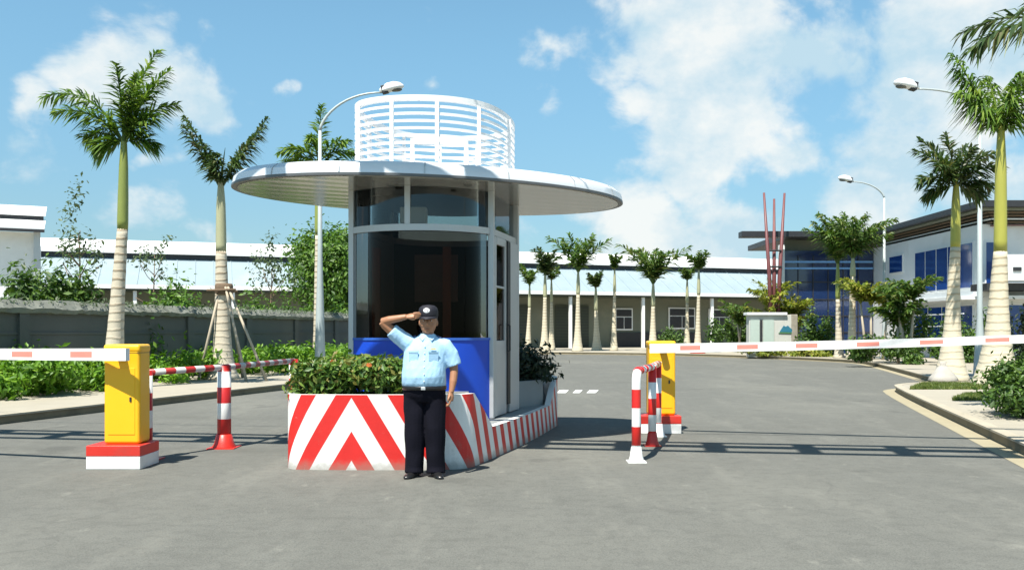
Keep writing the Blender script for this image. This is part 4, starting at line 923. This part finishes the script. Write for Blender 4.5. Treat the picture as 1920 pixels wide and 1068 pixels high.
    def rring(mb, z0, z1, th): return mb.loft([[(*p, z0), (*p, z1), (*q_, z1), (*q_, z0)] for p, q_ in zip(per+per[:1], inset(per, th, True)+inset(per, th, True)[:1])], caps=False)
    rm = rring(MB(), 4.26, 4.325, .06).build('railing', M_whitem, t)
    for k in range(8): rring(MB(), 3.56+k*.088, 3.59+k*.088, .03).build('rail', M_whitem, rm)
    for k in range(10):
        p = per[int((k+.42)*len(per)/10)]; MB().box((p.x, p.y, 3.9), (.045, .045, .74)).build('railing_post', M_whitem, rm)
    MB().tube([(-1.35, 12.3, 3.5), (-1.35, 12.3, 4.05), (-.62, 12.3, 4.05), (-.62, 12.3, 3.5)], .045, 8).build('roof_hatch_frame', M_whitem, t)
    for px in (740, 880): MB().lathe([(.05, zt-.035), (.06, zt-.02), (.06, zt-.01)], (X(px, 11.2), 10.95, 0), 12).build('downlight', M_lampglass, t)
booth()

# ------------------------------------------------------------------ boom barriers and guard rails
def barrier(label, x0, y0, sgn, x_arm, y_arm, ln, rise):
    t = thing('boom_barrier', label, 'barrier gate', (x0+.29, y0+.26, 0), 'boom barriers')
    MB().box((x0+.29, y0+.26, .07), (.58, .52, .14)).build('plinth', M_white, t, bevel=.01)
    MB().box((x0+.29, y0+.26, .198), (.582, .522, .116)).build('plinth_band', M_red, t, bevel=.01)
    cx, cy = x0+.325, y0+.28
    MB().box((cx, cy, .256+.52), (.39, .30, 1.04)).build('cabinet', M_yellow, t, bevel=.035)
    MB().box((cx, cy, 1.29), (.40, .31, .09)).build('lid', M_yellow, t, bevel=.03)
    MB().box((cx, cy-.152, .72), (.29, .006, .72)).build('access_door', M_yellow, t, bevel=.002)
    MB().box((cx+.1, cy-.158, .74), (.022, .012, .05)).build('door_lock', M_dark, t, bevel=.003)
    MB().box((cx, cy, 1.243), (.392, .302, .006)).build('lid_seam', M_dark, t)
    MB().tube([(cx+.0, cy-.14, 1.22), (cx, min(cy-.16, y_arm+.09), 1.22)], .05, 12).build('arm_hub', M_dark, t)
    al = R(16.1); d = Vector((sgn*math.cos(al), -sgn*math.sin(al), rise/ln)).normalized(); s = Vector((d.y, -d.x, 0)).normalized()*.03; up = Vector((0, 0, .066))
    p0 = Vector((x_arm, y_arm, 1.23)); vs = []; m = MB(); K = 12
    rings = []
    for i in range(K+1):
        f = i/K; q = p0+d*ln*f+Vector((0, 0, -.012*math.sin(math.pi*f)*ln*.3)); u_ = up*(1-.2*f); rings.append([q-s-u_, q+s-u_, q+s+u_, q-s+u_])
    for i in range(K):
        a, b = rings[i], rings[i+1]; ua, ub = ln*i/K, ln*(i+1)/K
        for j in range(4):
            k = (j+1) % 4; va = {0: -.066, 1: -.066, 2: .066, 3: .066}
            m.add([a[j], a[k], b[k], b[j]], [(0, 1, 2, 3)], [((ua, va[j]), (ua, va[k]), (ub, va[k]), (ub, va[j]))])
    m.add(rings[0], [(3, 2, 1, 0)], [((.3, 1),)*4]); m.add(rings[-1], [(0, 1, 2, 3)], [((.3, 1),)*4])
    m.build('arm', M_arm, t)
barrier('yellow boom barrier cabinet near the left, its white arm leaving the frame to the left', -4.55, 9.68, -1, -4.07, 9.6, 4.6, .02)
barrier('yellow boom barrier cabinet beyond the hooped guard, its white arm reaching across to the right', 1.86, 13.05, 1, 1.97, 12.95, 4.85, .15)
def guard(label, pts, post_r, rail_r, mats, feet, first):
    t = thing('guard_rail', label, 'guard rail', (pts[0][0], pts[0][1], 0), 'striped guard rails')
    path = [Vector(p) for p in pts]
    if first:          # hooped near end: post bends into the rail
        a, b = path[0], path[1]; d = (b-a).normalized(); r = .14
        bend = [a+d*(r*(1-math.cos(k*math.pi/12)))+Vector((0, 0, -r+r*math.sin(k*math.pi/12))) for k in range(7)]
        MB().tube([(a.x, a.y, .0), (a.x, a.y, .45)]+bend+[a+d*(r+.05)], post_r, 14, v0=first).build('post', mats[0], t, True)
        path[0] = a+d*(r+.05)
    fine = [path[0]]
    MB().tube(path, rail_r, 10).build('rail', mats[1], t, True)
    for i, (p, show) in enumerate(zip([Vector(q) for q in pts], feet)):
        if not (first and i == 0): MB().tube([(p.x, p.y, 0), (p.x, p.y, p.z+rail_r*.6)], post_r*(1 if i < 2 else .8), 14, v0=.02).build('post', mats[0], t, True)
        if i == 2 and not first: continue
        MB().lathe([(post_r*1.75, 0), (post_r*1.72, .02), (post_r*1.4, .07), (post_r*1.12, .17), (post_r*1.02, .175)], (p.x, p.y, 0), 16).build('foot', show, t, True)
        MB().prism([(p.x-post_r*2, p.y-post_r*2), (p.x+post_r*2, p.y-post_r*2), (p.x+post_r*2, p.y+post_r*2), (p.x-post_r*2, p.y+post_r*2)], .0, .012).build('foot_plate', show, t)
guard('hooped red and white guard rail in the road left of the right cabinet', [(1.405, 10.25, 1.02), (1.81, 11.7, 1.02), (2.06, 12.75, 1.02)], .052, .045, (M_tube, M_tube), (M_white, M_red, M_white), .23)
guard('red and white guard rail with a thick post right of the left cabinet', [(-4.22, 10.42, 1.0), (-3.65, 11.5, 1.02), (-3.3, 13.7, 1.03)], .085, .04, (M_tube2, M_rail), (M_red, M_red, M_red), 0)

# ------------------------------------------------------------------ overhead truss whose shadow crosses the road
def gantry():
    H = 7.0; yl = lambda x: 8.18-.153*x
    t = thing('overhead_gantry', 'tall steel truss spanning the road overhead, known by its ladder shadow on the asphalt', 'gantry', (0, yl(0), 0))
    xa, xb = -10.6, 8.2; n = Vector((.151, .988, 0)); d = Vector((.988, -.151, 0))
    for o, r, dz in ((-.42, .08, .0), (.02, .12, .1), (.44, .07, 0)):
        MB().tube([(xa+n.x*o, yl(xa)+n.y*o, H+dz), (xb+n.x*o, yl(xb)+n.y*o, H+dz)], r, 8).build('chord', M_galv, t)
    k = 0; x = xa+.3
    while x < xb:
        MB().box((x, yl(x), H-.02), (.27, .98, .05), math.atan2(d.y, d.x)).build('cross_plate', M_galv, t); x += 1.12
    for x, r in ((xa, .14), (xb, .14)): MB().tube([(x, yl(x), .0), (x, yl(x), H+.1)], r, 12).build('post', M_galv, t, True)
    MB().tube([(xa, yl(xa)+1.5, H+.3), ((xa+xb)/2, yl(0)+1.62, H+.1), (xb, yl(xb)+1.5, H+.3)], .012, 6).build('cable', M_black, t)
gantry()

# ------------------------------------------------------------------ the saluting guard
def remesh(name, mb, mat, parent, vox, smooth_it=4, fac=.5):
    o = mb.build(name, mat, parent, True)
    r = o.modifiers.new('r', 'REMESH'); r.mode = 'VOXEL'; r.voxel_size = vox; r.use_smooth_shade = True
    s = o.modifiers.new('s', 'SMOOTH'); s.iterations = smooth_it; s.factor = fac
    dg = bpy.context.evaluated_depsgraph_get(); dg.update()
    me = bpy.data.meshes.new_from_object(o.evaluated_get(dg)); o.modifiers.clear(); old = o.data; o.data = me; bpy.data.meshes.remove(old); me.name = name
    me.polygons.foreach_set('use_smooth', [True]*len(me.polygons)); 
    if not me.materials: me.materials.append(mat)
    return o
def ell(mb, c, r, n=18, m=12):
    rings = []
    for j in range(1, m):
        a = -math.pi/2+math.pi*j/m; rings.append([(c[0]+r[0]*math.cos(a)*math.cos(2*math.pi*i/n), c[1]+r[1]*math.cos(a)*math.sin(2*math.pi*i/n), c[2]+r[2]*math.sin(a)) for i in range(n)])
    return mb.loft(rings)
def stack(mb, rows, n=22):
    return mb.loft([[(cx+rx*math.cos(2*math.pi*i/n), cy+ry*math.sin(2*math.pi*i/n)*(1+.0*i), z) for i in range(n)] for z, cx, cy, rx, ry in rows])
def guard_person():
    px, py = -.885, 9.22
    t = thing('person', 'saluting guard in pale blue shirt, dark trousers and cap before the chevron planter', 'person', (px, py, 0))
    P = lambda x, y, z: (px+x, py+y, z)
    M_skin = pmat('tan_skin', (.36, .17, .09), .5, var=.12, scale=14, bump=.05)
    M_shirt = pmat('pale_blue_cotton', (.36, .58, .78), .8, var=.07, scale=9, bump=.25)
    M_trou = pmat('navy_trousers', (.0055, .0055, .011), .9, var=.3, scale=8, bump=.3, spec=.15)
    M_shoe = pmat('black_leather', (.012, .012, .013), .3, var=.2)
    M_cap = pmat('navy_cap', (.010, .010, .018), .7, var=.2)
    # body: head, neck, core, arms, hands fused into one skin
    b = MB()
    hx, hz = .035, 1.57
    stack(b, [(z, px+hx, py+cy, rx*1.12, ry) for z, cy, rx, ry in ((1.452, -.035, .03, .03), (1.47, -.04, .05, .055), (1.5, -.028, .064, .078), (1.54, -.018, .073, .092), (1.58, -.01, .077, .1), (1.62, -.004, .078, .102), (1.66, 0, .07, .092), (1.69, 0, .045, .06))])
    b.tube([P(hx, -.105, 1.588), P(hx, -.125, 1.555), P(hx, -.108, 1.538)], [.008, .015, .011], 8)          # nose
    ell(b, P(hx-.012, -.118, 1.54), (.01, .009, .008)); ell(b, P(hx+.012, -.118, 1.54), (.01, .009, .008))
    ell(b, P(hx, -.098, 1.505), (.026, .014, .006)); ell(b, P(hx, -.096, 1.495), (.022, .014, .007)); ell(b, P(hx, -.088, 1.472), (.024, .02, .016))
    for s in (-1, 1):
        ell(b, P(hx+s*.088, .0, 1.56), (.011, .02, .032)); ell(b, P(hx+s*.035, -.09, 1.598), (.024, .012, .007)); ell(b, P(hx+s*.042, -.07, 1.535), (.024, .03, .025))
    b.tube([P(.02, .01, 1.36), P(.03, 0, 1.44), P(hx, -.005, 1.52)], [.085, .06, .058], 14)
    stack(b, [(z, px, py, rx, ry) for z, rx, ry in ((.8, .14, .1), (.95, .16, .11), (1.2, .17, .11), (1.36, .17, .09), (1.42, .08, .06))])
    # left arm of the guard (right in the picture) hanging
    b.tube([P(.2, 0, 1.355), P(.265, .01, 1.24), P(.29, .015, 1.12), P(.296, .0, 1.06), P(.288, -.025, .97), P(.275, -.045, .885), P(.27, -.05, .86)], [.055, .053, .046, .041, .039, .029, .027], 12)
    # right arm raised in salute
    b.tube([P(-.2, 0, 1.37), P(-.30, -.03, 1.45), P(-.4, -.06, 1.545), P(-.425, -.07, 1.575)], [.055, .052, .047, .042], 12)
    b.tube([P(-.425, -.065, 1.57), P(-.35, -.09, 1.59), P(-.25, -.11, 1.607), P(-.175, -.118, 1.622)], [.041, .041, .035, .027], 12)
    # saluting hand: flat, fingers together but separate, thumb along the side
    w = Vector(P(-.178, -.118, 1.622)); d = Vector((.97, -.05, .12)).normalized(); up = Vector((-.1, -.25, .96)).normalized()
    b.tube([w, w+d*.04, w+d*.085], [.026, .036, .034], 12, flat=.5)
    for k, (o, l) in enumerate(((.026, .07), (.009, .08), (-.009, .075), (-.026, .058))):
        q = w+d*.075+up*o; b.tube([q, q+d*l*.5, q+d*l*.8+Vector((0, .006, 0)), q+d*l+Vector((0, .012, 0))], [.0095, .009, .008, .006], 8)
    q = w+d*.03-up*.02+Vector((0, -.012, 0)); b.tube([q, q+d*.035-up*.018, q+d*.06-up*.016], [.012, .010, .007], 8)
    # hanging hand: curled fingers
    w = Vector(P(.27, -.05, .865)); b.tube([w, w+Vector((-.004, -.008, -.05)), w+Vector((-.008, -.016, -.09))], [.027, .04, .036], 12, flat=.6)
    for k, (o, l) in enumerate(((-.03, .066), (-.010, .076), (.011, .07), (.03, .055))):
        q = w+Vector((-.008, -.016+o, -.085)); b.tube([q, q+Vector((-.006, -.004, -l*.45)), q+Vector((-.022, 0, -l*.75)), q+Vector((-.042, .002, -l*.8))], [.0098, .0095, .0085, .007], 8)
    q = w+Vector((-.012, -.035, -.035)); b.tube([q, q+Vector((-.012, -.022, -.03)), q+Vector((-.018, -.026, -.055))], [.013, .011, .008], 8)
    body = remesh('body', b, M_skin, t, .0055, 2, .4)
    M_eye = pmat('eye_white', (.75, .72, .68), .3); 
    for s in (-1, 1):
        e = MB(); ell(e, P(hx+s*.034, -.098, 1.583), (.013, .008, .0065), 12, 8); e.build('eye', M_eye, body, True)
        e2 = MB(); ell(e2, P(hx+s*.034, -.1045, 1.583), (.006, .004, .006), 10, 8); e2.build('iris', M_black, body, True)
        MB().tube([P(hx+s*.016, -.103, 1.602), P(hx+s*.035, -.104, 1.607), P(hx+s*.055, -.09, 1.602)], [.004, .005, .003], 6).build('eyebrow', M_black, body)
    MB().tube([P(hx-.022, -.108, 1.501), P(hx, -.114, 1.5), P(hx+.022, -.108, 1.501)], [.002, .004, .002], 6).build('mouth', pmat('lip_brown', (.2, .07, .05), .5), body)
    hb = MB(); stack(hb, [(1.555, px+hx, py+.035, .086, .08), (1.58, px+hx, py+.03, .091, .088), (1.6, px+hx, py+.024, .093, .094), (1.645, px+hx, py+.012, .093, .1), (1.67, px+hx, py+.008, .085, .092)], 20)
    hb.build('hair', M_black, t, True)
    # cap with visor and white badge
    c = MB(); stack(c, [(1.618, px+hx, py-.002, .098, .114), (1.64, px+hx, py-.002, .1, .117), (1.68, px+hx, py-.006, .1, .116), (1.715, px+hx, py-.008, .09, .105), (1.738, px+hx, py-.005, .06, .07), (1.745, px+hx, py, .012, .015)], 24)
    cap = c.build('cap', M_cap, t, True)
    vz = MB(); pts = []
    for i in range(13):
        a = math.pi*(1.1+.8*i/12); x_, y_ = math.cos(a), math.sin(a); pts.append((x_, y_))
    vs = [P(hx+x_*.095, y_*.11, 1.627) for x_, y_ in pts]+[P(hx+x_*.098, y_*.112-.075*abs(y_)**1.5, 1.605-.006*abs(y_)+.012*abs(x_)) for x_, y_ in pts]
    vs += [(a, b_, c_-.008) for a, b_, c_ in vs]
    fs = [(i, i+1, 14+i, 13+i) for i in range(12)]+[(26+13+i, 26+14+i, 27+i, 26+i) for i in range(12)]+[(13+i, 14+i, 40+i, 39+i) for i in range(12)]
    vz.add(vs, fs).build('visor', M_cap, cap, True)
    bd = MB(); rings = []
    for k, (r1, r2, dy) in enumerate(((.034, .026, -.108), (.034, .026, -.1185), (.028, .021, -.1215))): rings.append([P(hx-.008+r1*math.cos(2*math.pi*i/16), dy-.0+(.06*((r2*math.sin(2*math.pi*i/16)+.02)*.4)), 1.683+r2*math.sin(2*math.pi*i/16)) for i in range(16)])
    bd.loft(rings).build('cap_badge', M_whitem, cap, True)
    # shirt with short sleeves
    s = MB()
    stack(s, [(.905, px-.005, py-.01, .212, .155), (.95, px-.005, py-.02, .225, .172), (1.02, px-.005, py-.028, .226, .18), (1.1, px-.005, py-.024, .222, .172), (1.2, px, py-.012, .218, .152), (1.29, px, py-.002, .212, .138), (1.34, px+.005, py+.002, .198, .12), (1.385, px+.015, py+.005, .16, .1), (1.415, px+.02, py+.005, .12, .088), (1.435, px+.025, py+.005, .085, .078), (1.45, px+.028, py, .07, .07)], 26)
    s.tube([P(.13, 0, 1.345), P(.2, .005, 1.325), P(.26, .012, 1.235), P(.297, .014, 1.125)], [.07, .083, .082, .08], 14)
    s.tube([P(-.16, 0, 1.345), P(-.22, -.005, 1.39), P(-.29, -.03, 1.445), P(-.335, -.045, 1.487)], [.09, .086, .08, .075], 14)
    sh = remesh('shirt', s, M_shirt, t, .009, 5, .5)
    rnd = random.Random(3)
    for v in sh.data.vertices:                                                   # soft cloth folds
        f = mnoise.noise(Vector((v.co.x*11, v.co.y*8, v.co.z*7+v.co.x*9)))*.008+mnoise.noise(Vector((v.co.x*24, v.co.y*20, v.co.z*15-v.co.x*18)))*.0035; v.co += v.normal*f
    for sg in (-1, 1):
        MB().add([P(.03+sg*.012, -.077, 1.425), P(.03+sg*.062, -.06, 1.452), P(.03+sg*.085, -.075, 1.42), P(.03+sg*.045, -.112, 1.38)], [(0, 1, 2, 3)]).add([P(.03+sg*.012, -.068, 1.42), P(.03+sg*.062, -.05, 1.445), P(.03+sg*.085, -.066, 1.414), P(.03+sg*.045, -.103, 1.374)], [(3, 2, 1, 0)]).build('collar', M_shirt, sh)
        pk = MB(); pk.box(P(sg*.1, -.151, 1.225), (.1, .008, .1), sg*.3, (.08, 'X')); pk.build('pocket', M_shirt, sh, bevel=.004)
        MB().box(P(sg*.1, -.157, 1.27), (.105, .011, .026), sg*.3, (.08, 'X')).build('pocket_flap', M_shirt, sh, bevel=.004)
        e = MB().box(P(.012+sg*.16, .0, 1.402), (.12, .05, .014), 0, (sg*.5, 'Y')).build('epaulette', pmat('navy_epaulette', (.03, .06, .16), .7), sh, bevel=.004)
    MB().box(P(.1, -.168, 1.3), (.05, .008, .02), .3).build('name_badge', pmat('gold_badge', (.7, .6, .3), .4), sh)
    bt = MB()
    for k in range(5): bt.lathe([(.007, 0), (.007, .004)], (0, 0, 0), 8)
    for k in range(6):
        z = .98+k*.07; yy = -.2 if z < 1.12 else -.2+(z-1.12)*.2
        MB().box(P(.01, -.208+.05*max(0, (z-1.05)/.2), z), (.011, .008, .011)).build('button', M_white, sh)
    # belt and buckle
    bl_ = MB(); stack(bl_, [(.885, px-.005, py-.008, .221, .165), (.89, px-.005, py-.01, .226, .17), (.922, px-.005, py-.012, .228, .173), (.927, px-.005, py-.012, .222, .168)], 28)
    be = bl_.build('belt', M_shoe, t, True); MB().box(P(0, -.186, .906), (.045, .012, .03)).build('buckle', M_alu, be, bevel=.004)
    # trousers
    q = MB(); stack(q, [(.76, px-.005, py, .18, .125), (.82, px-.005, py, .212, .15), (.87, px-.005, py-.004, .218, .158), (.905, px-.005, py-.008, .215, .16)], 26)
    for sg, fx in ((-1, -.1), (1, .1)):
        q.tube([P(fx*1.02, 0, .83), P(fx*1.04, 0, .7), P(fx*1.03, -.008, .5), P(fx*1.05, .004, .3), P(fx*1.09, .01, .1), P(fx*1.1, .0, .035)], [.114, .114, .106, .1, .094, .098], 16)
    tr = remesh('trousers', q, M_trou, t, .009, 5, .5)
    for v in tr.data.vertices:
        f = mnoise.noise(Vector((v.co.x*10, v.co.y*10, v.co.z*6)))*.008; v.co += v.normal*f
    for sg in (-1, 1):
        x = sg*.11; o = sg*.06
        f = MB(); rows = [(.09, .034, .0, .05), (.06, .044, .0, .075), (.0, .046, .0, .08), (-.07, .048, .0, .062), (-.13, .048, .0, .048), (-.17, .034, .0, .034), (-.185, .014, .0, .02)]
        rings = []
        for y_, wd, z0, z1 in rows: rings.append([P(x+o*(-y_/.18)+wd*math.cos(2*math.pi*i/14), y_, max(.004, z1*.5+z1*.5*math.sin(2*math.pi*i/14))) for i in range(14)])
        f.loft(rings).build('shoe', M_shoe, t, True)
guard_person()
